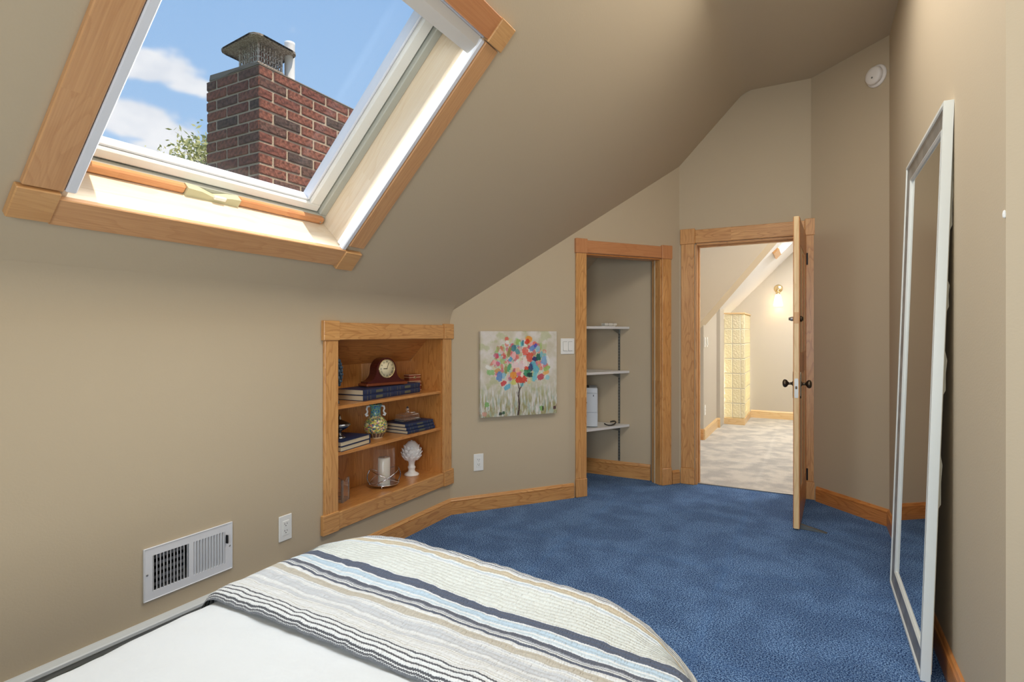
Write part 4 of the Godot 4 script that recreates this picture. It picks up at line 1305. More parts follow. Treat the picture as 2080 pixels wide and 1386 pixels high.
func artichoke(x: Transform3D):
	var c := base("artichoke_finial", x)
	tag(c, "white ceramic artichoke on a pedestal at the right of the bottom shelf", "ornament")
	var m := MB.new(); m.smooth = 1
	m.lathe([[0.0, 0.0], [0.048, 0.0], [0.05, 0.006], [0.042, 0.014], [0.026, 0.022], [0.021, 0.034], [0.024, 0.046], [0.027, 0.052], [0.024, 0.058], [0.02, 0.066], [0.021, 0.084], [0.028, 0.1], [0.034, 0.108], [0.0, 0.112]], 28)
	part(c, "pedestal", m, M.porcelain)
	m = MB.new(); m.smooth = 1
	m.lathe([[0.0, 0.1], [0.04, 0.105], [0.056, 0.135], [0.057, 0.165], [0.046, 0.2], [0.022, 0.226], [0.0, 0.23]], 24)
	part(c, "core", m, M.porcelain)
	# overlapping petals in rows
	var petal := MB.new(); petal.smooth = 1
	var n := 6
	for i in n:
		for k in n:
			var q := []
			for e in [[i, k], [i + 1, k], [i + 1, k + 1], [i, k + 1]]:
				var u: float = float(e[0]) / n * 2.0 - 1.0; var v: float = float(e[1]) / n
				var wd := 0.0185 * sqrt(maxf(0.0, 1.0 - pow(v * 1.5 - 0.5, 2.0) * 0.98))
				q.append(Vector3(u * wd, v * 0.036, 0.007 * sin(v * 1.9) + 0.005 * v * v * v - 0.007 * u * u + 0.003))
			petal.quad(q[0], q[1], q[2], q[3])
	var pm := petal.done()
	for row in 6:
		var y := 0.104 + row * 0.0195
		var r: float = [0.044, 0.054, 0.055, 0.049, 0.036, 0.019][row]
		var cnt: int = [12, 12, 12, 11, 8, 5][row]
		var lean: float = [0.34, 0.14, -0.06, -0.28, -0.6, -1.0][row]
		for k in cnt:
			var a := TAU * (k + 0.5 * (row % 2)) / cnt
			part(c, "petal", pm, M.porcelain, Transform3D(Basis(Vector3.UP, a) * Basis(Vector3.RIGHT, lean), Vector3(sin(a) * r, y, cos(a) * r)))

# ---------------------------------------------------------------- closet things
func closet_things():
	var poly := pv([-1.405, -4.752, -1.42, -4.715, -1.645, -4.30, -1.86, -4.22, -2.06, -4.30, -2.06, -4.752])
	var X := Transform3D(Basis(Vector3(1, 0, 0), Vector3(0, 0, 1), Vector3(0, -1, 0)), Vector3.ZERO)
	var hs := [0.468, 0.936, 1.319]
	for i in 3:
		var m := MB.new()
		m.prism(poly, 0.0, 0.02, X)
		var o := part(self, "closet_shelf", m, M.shelf_white, at(Vector3(0, hs[i], 0)))
		tag(o, ["white melamine closet shelf holding the printer, lowest of three", "empty white melamine closet shelf in the middle of three", "white melamine closet shelf topmost of three with small boxes"][i], "shelf", "white closet shelves")
	for i in 2:
		var sx: float = [-1.498, -1.815][i]
		var r := base("shelf_standard", at(Vector3(sx, 0, -4.76)))
		tag(r, ["slotted grey steel shelf rail nearer the right closet casing", "slotted grey steel shelf rail beside the left closet casing"][i], "shelf rail", "closet shelf rails")
		var m := MB.new()
		m.box(Vector3(0, 0.72, 0.004), Vector3(0.016, 1.16, 0.008), 0.001)
		part(r, "rail", m, M.rail_steel)
		m = MB.new()
		for k in 44:
			m.box(Vector3(0, 0.16 + k * 0.026, 0.0085), Vector3(0.005, 0.014, 0.001), 0.0)
		tag(part(r, "slots", m, M.black_and_slot_shade), "", "", "", "stuff")  # dark pieces stand for the shade in the rail openings
		for h in hs:
			var b := MB.new()
			b.prism(pv([0, h - 0.021, 0.18, h - 0.021, 0.18, h - 0.03, 0, h - 0.065]), -0.0012, 0.0012, Transform3D(Basis(Vector3(0, 0, 1), Vector3(0, 1, 0), Vector3(-1, 0, 0)), Vector3.ZERO))
			part(r, "bracket", b, M.rail_steel)
	# printer: front faces the room; its right front corner shows
	var p := base("laser_printer", frame(Vector3(-1.80, 0.4685, -4.50), Vector3(0.93, 0, -0.36)))
	tag(p, "white laser printer on the lowest closet shelf", "printer")
	pbox(p, "body", Vector3(0, 0.205, -0.03), Vector3(0.36, 0.25, 0.30), M.printer, 0.008)
	pbox(p, "front_cover", Vector3(0, 0.205, 0.122), Vector3(0.352, 0.16, 0.008), M.printer, 0.004)
	pbox(p, "control_panel", Vector3(0, 0.309, 0.122), Vector3(0.352, 0.042, 0.008), M.printer, 0.004)
	pbox(p, "paper_tray", Vector3(0, 0.062, 0.0), Vector3(0.36, 0.112, 0.25), M.printer, 0.005)
	pbox(p, "tray_grip", Vector3(0.0, 0.045, 0.1245), Vector3(0.10, 0.018, 0.003), M.grey_damper, 0.001)
	pbox(p, "output_slot", Vector3(-0.02, 0.332, -0.02), Vector3(0.26, 0.006, 0.2), M.printer_dark, 0.001)
	pbox(p, "nameplate", Vector3(0.055, 0.208, 0.127), Vector3(0.07, 0.012, 0.002), M.printer_dark, 0.0)
	pbox(p, "indicator", Vector3(0.145, 0.268, 0.127), Vector3(0.006, 0.014, 0.002), M.printer_dark, 0.0)
	var cm := MB.new(); cm.smooth = 1
	var pts := []
	for k in 25:
		var a := -1.9 + k * 0.17
		pts.append(Vector3(-1.545 + cos(a) * 0.05, 0.4745 + 0.010 * (1.0 + sin(k * 0.26)), -4.635 + sin(a) * 0.065))
	cm.tube(pts, 0.0055, 6)
	var cord := part(self, "power_cord", cm, M.cord_black)
	tag(cord, "black power cord looped beside the printer", "cord")
	# small things on the top shelf
	var b1 := part(self, "paper_tray_sheet", bxm(Vector3(0.15, 0.006, 0.10)), M.router, Transform3D(Basis(Vector3.UP, 1.0), Vector3(-1.575, 1.3225, -4.60)))
	tag(b1, "thin off-white folder lying flat on the top closet shelf", "folder")
	var b2 := base("white_device", Transform3D(Basis(Vector3.UP, 1.0), Vector3(-1.545, 1.3258, -4.62)))
	tag(b2, "small off-white box lying on the folder on the top closet shelf", "box")
	pbox(b2, "body", Vector3(0, 0.012, 0), Vector3(0.13, 0.022, 0.06), M.router, 0.005)
	for s in [-0.03, 0.02]:
		pbox(b2, "seam", Vector3(s, 0.012, 0.0), Vector3(0.002, 0.0225, 0.0605), M.switch_gap, 0.0)

func bxm(s: Vector3, bevel := 0.002) -> MB:
	var m := MB.new()
	m.box(Vector3.ZERO, s, bevel)
	return m

# ---------------------------------------------------------------- painting
func painting():
	var W := 512; var H := 512
	var im := Image.create(W, H, false, Image.FORMAT_RGB8)
	var n := fnl(301, 0.008, 4); var s := fnl(302, 1.0, 3); var q := fnl(303, 0.03, 3)
	for y in H:
		for x in W:
			var v := float(y) / H
			var c := c8(222, 216, 210).lerp(c8(204, 197, 178), clampf(0.5 + n.get_noise_2d(x, y) * 1.4, 0, 1))
			c = c.lerp(c8(176, 184, 130), smoothstep(0.12, 0.4, n.get_noise_2d(x + 900, y)) * 0.5)
			var st := s.get_noise_2d(x * 0.045, y * 0.008)
			var low := smoothstep(0.55, 0.85, v + 0.12 * st)
			var g := c8(150, 146, 98).lerp(c8(216, 214, 210), clampf(0.5 + st * 1.6, 0, 1))
			g = g.lerp(c8(160, 178, 166), smoothstep(0.1, 0.4, s.get_noise_2d(x * 0.06 + 50.0, y * 0.01)) * 0.8)
			g = g.lerp(c8(126, 92, 56), smoothstep(0.25, 0.5, s.get_noise_2d(x * 0.09 + 90.0, y * 0.02)) * smoothstep(0.75, 1.0, v) * 0.8)
			c = c.lerp(g, low * 0.85)
			c = c.lightened(0.06 * q.get_noise_2d(x, y))
			im.set_pixel(x, y, c)
	# trunk and fork
	var dab := func(cx: float, cy: float, rx: float, ry: float, a: float, col: Color, soft := 0.85):
		var R := maxf(rx, ry)
		for y in range(maxi(0, int((cy - R) * H)), mini(H, int((cy + R) * H) + 1)):
			for x in range(maxi(0, int((cx - R) * W)), mini(W, int((cx + R) * W) + 1)):
				var dx := float(x) / W - cx; var dy := float(y) / H - cy
				var u := (dx * cos(a) + dy * sin(a)) / rx; var v := (-dx * sin(a) + dy * cos(a)) / ry
				var d := pow(absf(u), 3.2) + pow(absf(v), 3.2) + 0.9 * q.get_noise_2d(x * 2.0, y * 2.0)
				if d < 1.0:
					im.set_pixel(x, y, im.get_pixel(x, y).lerp(col.lightened(0.10 * q.get_noise_2d(x * 2.0 + 400.0, y * 0.6)), soft * smoothstep(1.0, 0.7, d)))
	var trunk := c8(78, 62, 58)
	for k in 40:
		var t := k / 39.0
		dab.call(0.478 + 0.022 * t + 0.008 * sin(t * 6.0), 0.985 - t * 0.30, 0.0135 - 0.006 * t, 0.012, 0.0, trunk)
	for k in 16:
		var t := k / 15.0
		dab.call(0.500 + 0.05 * t, 0.69 - t * 0.09, 0.006, 0.008, 0.0, trunk)
		dab.call(0.498 - 0.03 * t, 0.70 - t * 0.12, 0.006, 0.008, 0.0, trunk)
		dab.call(0.484 - 0.022 * t, 0.80 - t * 0.08, 0.004, 0.007, 0.0, c8(130, 120, 112))
	# dabs of the crown: x, y, rx, ry, turn, colour
	var red := c8(214, 62, 44); var coral := c8(226, 108, 92); var pink := c8(238, 178, 180); var rose := c8(206, 84, 110); var teal := c8(62, 128, 140)
	var aqua := c8(96, 184, 200); var blue := c8(92, 138, 200); var navy := c8(36, 44, 110); var deep := c8(24, 92, 84); var sage := c8(170, 188, 126); var lime := c8(158, 192, 104)
	var white := c8(232, 232, 226); var orange := c8(234, 150, 52); var sky := c8(156, 192, 214); var olive := c8(150, 148, 84)
	var R2 := RandomNumberGenerator.new()
	R2.seed = 5
	var pal := [pink, sage, white, sky, coral, lime, aqua, c8(212, 206, 150), rose, c8(198, 214, 196)]
	for k in 230:
		var a := R2.randf() * TAU
		var r := sqrt(R2.randf())
		dab.call(0.50 + cos(a) * r * 0.37, 0.36 + sin(a) * r * 0.27, 0.012 + R2.randf() * 0.02, 0.018 + R2.randf() * 0.03, R2.randf_range(-0.8, 0.8), pal[R2.randi() % pal.size()], 0.6)
	for d in [[.62, .10, .045, .045, .4, orange], [.60, .125, .03, .035, .9, red], [.66, .16, .04, .035, .4, pink], [.70, .15, .03, .03, .4, coral], [.62, .19, .018, .025, 0, rose],
		[.33, .09, .028, .022, 0, coral], [.34, .13, .022, .026, 0, white], [.26, .19, .022, .018, 0, c8(212, 120, 92)], [.48, .13, .035, .04, 0, lime], [.54, .14, .014, .035, 0, teal], [.50, .15, .012, .03, 0, c8(190, 230, 190)],
		[.42, .20, .035, .04, .5, teal], [.47, .24, .03, .035, -.4, c8(80, 150, 160)], [.57, .24, .042, .05, 0, coral], [.63, .31, .05, .06, .2, red.lerp(coral, 0.5)], [.67, .20, .05, .03, -.5, blue], [.74, .21, .03, .04, 0, sky],
		[.71, .17, .02, .025, .5, c8(92, 84, 190)], [.70, .33, .035, .03, .3, navy], [.75, .31, .035, .045, 0, deep], [.83, .35, .045, .06, .4, c8(124, 168, 212)], [.88, .35, .02, .06, -.2, white], [.79, .28, .02, .04, 0, c8(120, 186, 200)],
		[.21, .29, .018, .03, -.2, rose], [.30, .30, .022, .028, .3, c8(212, 96, 96)], [.18, .36, .028, .03, .5, pink], [.22, .38, .024, .03, -.4, c8(214, 100, 132)], [.36, .25, .022, .07, .25, olive], [.42, .29, .03, .045, .2, pink], [.38, .33, .025, .03, .6, c8(86, 160, 200)],
		[.44, .40, .045, .045, 0, c8(240, 208, 208)], [.52, .40, .04, .06, .3, c8(232, 206, 210)], [.57, .37, .03, .07, -.1, c8(244, 226, 224)], [.59, .45, .035, .03, .5, red], [.65, .43, .035, .06, .4, c8(40, 60, 116)], [.69, .40, .03, .05, -.4, aqua], [.72, .46, .04, .045, .6, aqua],
		[.60, .50, .05, .045, 0, c8(46, 138, 92)], [.63, .52, .04, .03, 0, c8(30, 60, 60)], [.70, .54, .03, .06, .2, c8(120, 196, 210)], [.78, .55, .05, .035, -.3, c8(190, 72, 86)], [.86, .45, .05, .03, -.6, lime], [.85, .50, .045, .022, -.3, c8(232, 170, 90)], [.87, .56, .03, .03, .3, c8(150, 206, 214)],
		[.13, .48, .055, .032, .1, c8(140, 190, 122)], [.21, .46, .035, .025, -.4, c8(206, 156, 96)], [.10, .42, .04, .022, .4, white], [.24, .53, .04, .06, .2, blue], [.29, .52, .02, .04, 0, sky], [.36, .43, .025, .05, .4, c8(84, 164, 110)], [.32, .45, .018, .05, 0, olive],
		[.29, .61, .04, .028, -.5, c8(206, 62, 66)], [.34, .655, .045, .03, -.5, c8(96, 176, 206)], [.42, .52, .045, .045, 0, orange], [.42, .60, .03, .035, .2, c8(208, 206, 110)], [.52, .57, .08, .045, 0, red], [.49, .50, .04, .03, .2, c8(226, 120, 140)], [.53, .52, .016, .03, 0, c8(246, 240, 210)], [.47, .46, .03, .03, 0, c8(250, 190, 150)], [.62, .61, .02, .02, 0, c8(214, 190, 130)],
		[.08, .85, .03, .03, 0, c8(120, 172, 96)], [.79, .93, .025, .03, 0, c8(120, 176, 92)], [.25, .965, .02, .02, 0, c8(40, 52, 44)], [.29, .955, .018, .02, 0, c8(56, 92, 66)], [.97, .93, .02, .02, 0, c8(70, 40, 44)], [.81, .93, .012, .03, 0, c8(60, 60, 40)], [.05, .96, .03, .025, .4, c8(206, 150, 130)]]:
		dab.call(d[0], d[1], d[2], d[3], d[4], d[5])
	var mt := mat("painted_canvas", Color.WHITE, 0.6)
	mt.albedo_texture = img_tex(im)
	mt.texture_repeat = false
	var bf := frame(P0, P1 - P0)
	var o := base("canvas_painting", bf * at(Vector3(0.521, 0.968, 0)))
	tag(o, "square canvas painting of a colourful tree on the closet wall", "painting")
	var w := 0.613; var h := 0.613; var t := 0.032
	var m := MB.new()
	var a := Vector3(-w / 2, -h / 2, t); var b := Vector3(w / 2, -h / 2, t); var c := Vector3(w / 2, h / 2, t); var d2 := Vector3(-w / 2, h / 2, t)
	m.quad(a, b, c, d2, Vector2(0, 1), Vector2(1, 1), Vector2(1, 0), Vector2(0, 0))
	var back := Vector3(0, 0, 0.004 - t)
	m.quad(a + back, a, d2, d2 + back, Vector2(0.03, 1), Vector2(0, 1), Vector2(0, 0), Vector2(0.03, 0))
	m.quad(b, b + back, c + back, c, Vector2(1, 1), Vector2(0.97, 1), Vector2(0.97, 0), Vector2(1, 0))
	m.quad(d2, c, c + back, d2 + back, Vector2(0, 0), Vector2(1, 0), Vector2(1, 0.03), Vector2(0, 0.03))
	m.quad(a + back, b + back, b, a, Vector2(0, 0.97), Vector2(1, 0.97), Vector2(1, 1), Vector2(0, 1))
	part(o, "canvas", m, mt)
	for q2 in [[0, h / 2 - 0.02, w - 0.01, 0.03], [0, -h / 2 + 0.02, w - 0.01, 0.03]]:
		pbox(o, "stretcher_bar", Vector3(q2[0], q2[1], 0.015), Vector3(q2[2], q2[3], 0.028), M.birch, 0.001)

# ---------------------------------------------------------------- bed
const BW := 0.715     # half width
const BL := 1.92
const BY := 0.47      # top of the covers
func bed_world(p: float, q: float, drop: float) -> Vector3:
	var o := Vector2(-0.93, -1.648) + Vector2(1, 0.138) * p + Vector2(0.06, 1.0) * q
	return Vector3(o.x, BY - drop, o.y)

func drape(p: float, q: float, off: float, R := 0.38, r := 0.085) -> Vector3:
	# p across, q from the foot; returns (p', q', drop)
	var vx := signf(p) * maxf(absf(p) - (BW - R), 0.0)
	var vz := minf(q - R, 0.0)
	var rho := Vector2(vx, vz).length()
	if rho < 1e-6: return Vector3(p, q, -off)
	var dir := Vector2(vx, vz) / rho
	var c := Vector2(p - vx, q - vz)
	var hor := rho; var drop := 0.0; var nh := 0.0; var nv := 1.0
	if rho > R - r:
		var th := (rho - (R - r)) / r
		if th < PI / 2:
			hor = R - r + r * sin(th); drop = r * (1 - cos(th)); nh = sin(th); nv = cos(th)
		else:
			var e := rho - (R - r) - r * PI / 2
			hor = R + 0.05 * e; drop = r + e; nh = 1.0; nv = 0.0
	hor += nh * off; drop -= nv * off
	var o := c + dir * hor
	return Vector3(o.x, o.y, drop)

func cloth(p0: float, p1: float, np: int, q0: float, q1: float, nq: int, fn: Callable) -> MB:
	var m := MB.new(); m.smooth = 1
	var P := []
	for j in nq + 1:
		var row := []
		for i in np + 1:
			var p := lerpf(p0, p1, float(i) / np); var q := lerpf(q0, q1, float(j) / nq)
			row.append([fn.call(p, q), Vector2(p, q)])
		P.append(row)
	for j in nq:
		for i in np:
			var a: Array = P[j][i]; var b: Array = P[j][i + 1]; var c: Array = P[j + 1][i + 1]; var d: Array = P[j + 1][i]
			m.quad(d[0], c[0], b[0], a[0], d[1], c[1], b[1], a[1])
	return m

func bed():
	var b := base("bed", at(Vector3.ZERO))
	tag(b, "low full-size bed in the foreground under the roof window", "bed")
	var loop := func(h0: float, h1: float, ins: float) -> MB:
		var m := MB.new(); m.smooth = 1
		var rings := []
		for e in [[0.10, h0], [0.02, h0], [0.0, h0 + 0.02], [0.0, h1 - 0.03], [0.02, h1 - 0.008], [0.06, h1]]:
			var ring := []
			for k in 72:
				var a := TAU * k / 72.0
				var hw: float = BW - ins - e[0]; var hl: float = BL * 0.5 - ins - e[0]
				var n := 4.0
				var rr := pow(pow(absf(cos(a)) / hw, n) + pow(absf(sin(a)) / hl, n), -1.0 / n)
				var w := bed_world(cos(a) * rr, BL * 0.5 + sin(a) * rr, 0.0)
				ring.append(Vector3(w.x, e[1], w.z))
			rings.append(ring)
		for i in rings.size() - 1:
			for k in 72:
				m.quad(rings[i][(k + 1) % 72], rings[i][k], rings[i + 1][k], rings[i + 1][(k + 1) % 72])
		var top := bed_world(0, BL * 0.5, 0); var t1 := Vector3(top.x, h1, top.z); var t0 := Vector3(top.x, h0, top.z)
		for k in 72:
			m.tri(rings[5][(k + 1) % 72], rings[5][k], t1)
			m.tri(rings[0][k], rings[0][(k + 1) % 72], t0)
		return m
	part(b, "mattress", loop.call(0.235, 0.448, 0.03), M.mattress)
	part(b, "box_spring", loop.call(0.08, 0.233, 0.035), M.mattress)
	for q in [[-0.6, 0.15], [0.6, 0.15], [-0.6, 1.75], [0.6, 1.75]]:
		var m := MB.new()
		var w := bed_world(q[0], q[1], 0)
		m.lathe([[0.0, 0.0], [0.018, 0.0], [0.026, 0.082], [0.0, 0.082]], 12, at(Vector3(w.x, 0, w.z)))
		part(b, "leg", m, M.black_iron)
	# white duvet
	var n := fnl(401, 1.0, 4)
	var wr := fnl(402, 1.0, 2)
	var duv := func(p: float, q: float) -> Vector3:
		var off := 0.006 * n.get_noise_2d(p * 2.2, q * 2.2) + 0.004 * absf(wr.get_noise_2d(p * 3.0 + q * 5.0, q * 2.0 - p * 3.0))
		var d := drape(p, q, off)
		return bed_world(d.x, d.y, minf(d.z, 0.36))
	var dv := part(self, "duvet", cloth(-BW - 0.26, BW + 0.26, 96, 0.5, BL - 0.02, 84, duv), M.duvet)
	tag(dv, "plain white duvet covering the bed", "duvet")
	# striped quilt across the foot
	quilt()
	# pillow at the head, its front end just in view
	var pl := MB.new(); pl.smooth = 1
	var G := 26
	var PX := Transform3D(Basis(Vector3.UP, deg_to_rad(-4.0)), Vector3(-1.24, BY + 0.005, -0.125))
	for sd in [1.0, -1.0]:
		for i in G:
			for k in G:
				var q := []
				for e in [[i, k], [i + 1, k], [i + 1, k + 1], [i, k + 1]]:
					var u: float = float(e[0]) / G * 2 - 1; var v: float = float(e[1]) / G * 2 - 1
					var t := pow(maxf(0.0, (1 - u * u * u * u) * (1 - v * v * v * v)), 0.55)
					var pinch := 1.0 - 0.05 * (1 - t)
					q.append(PX * Vector3(u * 0.34 * pinch, 0.055 + sd * 0.055 * t + (0.0 if sd > 0 else 0.004 * t), v * 0.24 * pinch))
				if sd > 0: pl.quad(q[3], q[2], q[1], q[0])
				else: pl.quad(q[0], q[1], q[2], q[3])
	var po := part(self, "pillow", pl, M.duvet)
	tag(po, "white pillow at the head of the bed, only its tip in view", "pillow")

func quilt():
	# stripes by distance q from the foot edge (metres); print of the cloth; the last entry greys the head-side edge
	var L := 1.1       # cloth runs from q = -0.42 to 0.68
	var W := 1024; var H := 1024
	var cream := c8(222, 227, 222); var white := c8(229, 232, 232); var pale := c8(206, 210, 214); var tan := c8(194, 188, 174); var sand := c8(204, 192, 168)
	var navy := c8(86, 96, 116); var slate := c8(90, 96, 110); var blue := c8(190, 212, 228); var pblue := c8(214, 228, 236); var char := c8(84, 86, 92)
	var st := [[-1.0, -0.30, cream], [-0.30, -0.27, navy], [-0.27, -0.2, pblue], [-0.2, -0.19, slate], [-0.19, -0.12, cream], [-0.12, -0.09, sand], [-0.09, -0.02, white],
		[0.050, 0.055, char], [0.062, 0.068, char], [0.074, 0.078, slate], [0.082, 0.087, pale], [0.094, 0.118, sand], [0.118, 0.123, cream], [0.128, 0.132, blue], [0.136, 0.139, blue], [0.145, 0.292, cream],
		[0.295, 0.331, navy], [0.338, 0.362, blue], [0.365, 0.369, white], [0.369, 0.380, pblue], [0.384, 0.397, slate], [0.3985, 0.4005, slate], [0.404, 0.4065, slate], [0.411, 0.421, slate], [0.434, 0.459, tan], [0.464, 0.468, pale], [0.48, 0.515, pale], [0.53, 0.545, pale], [0.553, 0.555, tan], [0.588, 0.590, tan],
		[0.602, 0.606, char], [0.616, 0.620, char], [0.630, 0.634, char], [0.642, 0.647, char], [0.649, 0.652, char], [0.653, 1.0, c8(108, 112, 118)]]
	var row := []
	for y in H:
		var q := 0.68 - L * (y + 0.5) / H
		var c := white
		for s in st:
			if q >= s[0] and q < s[1]: c = s[2]
		row.append(c)
	var im := Image.create(W, H, false, Image.FORMAT_RGB8)
	var n := fnl(411, 0.05, 3); var wv := fnl(412, 0.02, 2)
	for y in H:
		for x in W:
			var jy := clampi(y + int(round(1.4 * wv.get_noise_2d(x * 1.5, y * 0.6) + 0.5 * sin(x * 0.9))), 0, H - 1)
			im.set_pixel(x, y, (row[jy] as Color).lightened(0.03 * n.get_noise_2d(x * 3.0, y * 3.0)))
	# stitched relief: rows of short puckers between the lines of quilting
	var hm := Image.create(W, H, false, Image.FORMAT_RGB8)
	var pn := fnl(421, 1.0, 2)
	for y in H:
		var rowf := y / 16.0
		var rowv := 0.5 - 0.5 * cos(rowf * TAU)
		for x in W:
			var k := pn.get_noise_2d(x * 0.16 + floorf(rowf) * 9.3, floorf(rowf) * 5.1)
			var v := clampf(pow(rowv, 0.45) * (0.66 + 0.5 * k), 0, 1)
			hm.set_pixel(x, y, Color(v, v, v))
	var mt := mat("quilt_cloth", Color.WHITE, 0.9)
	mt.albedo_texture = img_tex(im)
	mt.heightmap_enabled = true
	mt.heightmap_texture = img_tex(hm)
	mt.heightmap_scale = 0.5
	mt.rim_enabled = true; mt.rim = 0.2; mt.rim_tint = 0.5
	# uv: u = p over 1.1 m, v = q
	mt.uv1_scale = Vector3(1.0 / 1.1, -1.0 / L, 1)
	mt.uv1_offset = Vector3(0.5, 0.68 / L, 0)
	var nn := fnl(431, 1.0, 3)
	var fn := func(p: float, qc: float) -> Vector3:
		var q := qc * (1.0 - 0.17 * p) if qc > 0.0 else qc
		# near the foot the stripes follow the rounded corners of the bed
		var over := clampf(absf(p) - 0.335, 0.0, 0.36)
		q += (0.38 - sqrt(0.38 * 0.38 - over * over)) * (1.0 - smoothstep(0.05, 0.32, qc))
		var off := 0.020 + 0.010 * nn.get_noise_2d(p * 3.0, qc * 3.0) + 0.0035 * nn.get_noise_2d(p * 14.0 + 30.0, qc * 9.0)
		# the head-side edge rolls down onto the duvet
		var e := qc - 0.64
		if e > 0.0: off -= 0.0185 * pow(e / 0.022, 1.3)
		off += 0.014 * exp(-pow((qc - 0.60) / 0.05, 2.0))
		var d := drape(p, q, off)
		return bed_world(d.x, d.y, minf(d.z, 0.33))
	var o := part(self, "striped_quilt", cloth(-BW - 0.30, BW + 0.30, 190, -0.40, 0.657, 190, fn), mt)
	tag(o, "white quilt with navy, pale blue and tan stripes across the foot of the bed", "quilt")

# ---------------------------------------------------------------- mirror
func mirror():
	var Wd := 0.905; var H := 2.08; var T := 0.03
	# local x = +z of the room, y = up the leaning mirror, z = out of the glass
	var tilt := -asin(0.068 / H)
	var f := Transform3D(Basis(Vector3(0, 0, 1), Vector3.UP, Vector3(-1, 0, 0)), Vector3(0.372, 0.001, -3.37)) * Transform3D(Basis(Vector3.RIGHT, tilt), Vector3.ZERO)
	var o := base("leaning_mirror", f)
	tag(o, "tall white and silver framed mirror leaning on the right wall", "mirror")
	# frame profile (x = inward from the outer edge, y = out of the wall), swept round with mitred corners
	var sweep := func(prof: Array, mt: Material, called: String):
		var sides := [[Vector2(0, 0), Vector2(Wd, 0), Vector2(0, 1)], [Vector2(Wd, 0), Vector2(Wd, H), Vector2(-1, 0)], [Vector2(Wd, H), Vector2(0, H), Vector2(0, -1)], [Vector2(0, H), Vector2(0, 0), Vector2(1, 0)]]
		for s in sides:
			var dirv: Vector2 = (s[1] - s[0]).normalized()
			var m := MB.new()
			for i in prof.size():
				var a: Array = prof[i]; var b: Array = prof[(i + 1) % prof.size()]
				var q := []
				for e in [[a, s[0], 1.0], [a, s[1], -1.0], [b, s[1], -1.0], [b, s[0], 1.0]]:
					var pt: Vector2 = e[1] + s[2] * e[0][0] + dirv * e[2] * e[0][0]
					q.append(Vector3(pt.x, pt.y, e[0][1]))
				m.quad(q[0], q[1], q[2], q[3], Vector2(q[0].y, q[0].x), Vector2(q[1].y, q[1].x), Vector2(q[2].y, q[2].x), Vector2(q[3].y, q[3].x))
			part(o, called, m, mt)
	sweep.call([[0, 0], [0, T], [0.012, T], [0.016, T - 0.004], [0.016, 0]], M.mirror_rim, "outer_rim")
	sweep.call([[0.016, 0.002], [0.016, T - 0.005], [0.03, T - 0.009], [0.078, T - 0.013], [0.078, 0.002]], M.mirror_silver, "frame_band")
	sweep.call([[0.078, 0.002], [0.078, T - 0.009], [0.082, T - 0.008], [0.09, T - 0.014], [0.09, 0.002]], M.mirror_rim, "inner_lip")
	pbox(o, "glass", Vector3(Wd * 0.5, H * 0.5, 0.009), Vector3(Wd - 0.17, H - 0.17, 0.006), M.mirror, 0.0)
	pbox(o, "backing_board", Vector3(Wd * 0.5, H * 0.5, -0.002), Vector3(Wd - 0.04, H - 0.04, 0.008), M.backing_paper, 0.001)
	# loose flaps of torn backing paper along the near edge
	for q in [[1.93, 0.10, 0.10], [1.80, 0.22, -0.12], [1.62, 0.2, 0.08], [1.33, 0.12, 0.25], [1.03, 0.16, -0.05], [0.62, 0.2, 0.08]]:
		var m := MB.new()
		m.prism(pv([0, 0, 0.012, 0.02, 0.009, q[1] * 0.5, 0.013, q[1] * 0.8, 0.002, q[1]]), -0.001, 0.0, Transform3D(Basis(Vector3.UP, 0.5) * Basis(Vector3.BACK, q[2] * 0.1), Vector3(Wd - 0.028, q[0], -0.005)))
		part(o, "torn_paper", m, M.backing_paper)

# ---------------------------------------------------------------- light panel added on the flat ceiling, unseen, fills the far walls
func fill_panel():
	var c := base("ceiling_fill_panel", at(Vector3(-0.1, TOP, -2.3)))
	tag(c, "added flat white light panel on the narrow ceiling, unseen, fills the far walls", "added ceiling lamp")
	for q in [[-0.235, 0.0, 0.02, 1.94], [0.235, 0.0, 0.02, 1.94], [0.0, -0.96, 0.45, 0.02], [0.0, 0.96, 0.45, 0.02]]:
		pbox(c, "housing_rail", Vector3(q[0], -0.02, q[1]), Vector3(q[2], 0.04, q[3]), M.white_metal, 0.004)
	pbox(c, "back_plate", Vector3(0, -0.004, 0), Vector3(0.45, 0.008, 1.9), M.white_metal, 0.001)
	pbox(c, "lamp_diffuser", Vector3(0, -0.03, 0), Vector3(0.45, 0.006, 1.9), M.lamp_bowl_glow, 0.0)
	area_light("ceiling_fill_light", Vector3(-0.1, TOP - 0.038, -2.3), Vector3(0, -1, 0), Vector2(0.44, 1.88), Color(1.0, 0.98, 0.955), 2.45)

# ---------------------------------------------------------------- outside
func outside():
	var m := MB.new()
	m.box(Vector3(-10, -5.6, -5), Vector3(80, 0.2, 80), 0.0)
	tag(part(self, "ground", m, M.grass), "grass yard far below the roof window", "lawn", "", "structure")
	chimney()
	tree()

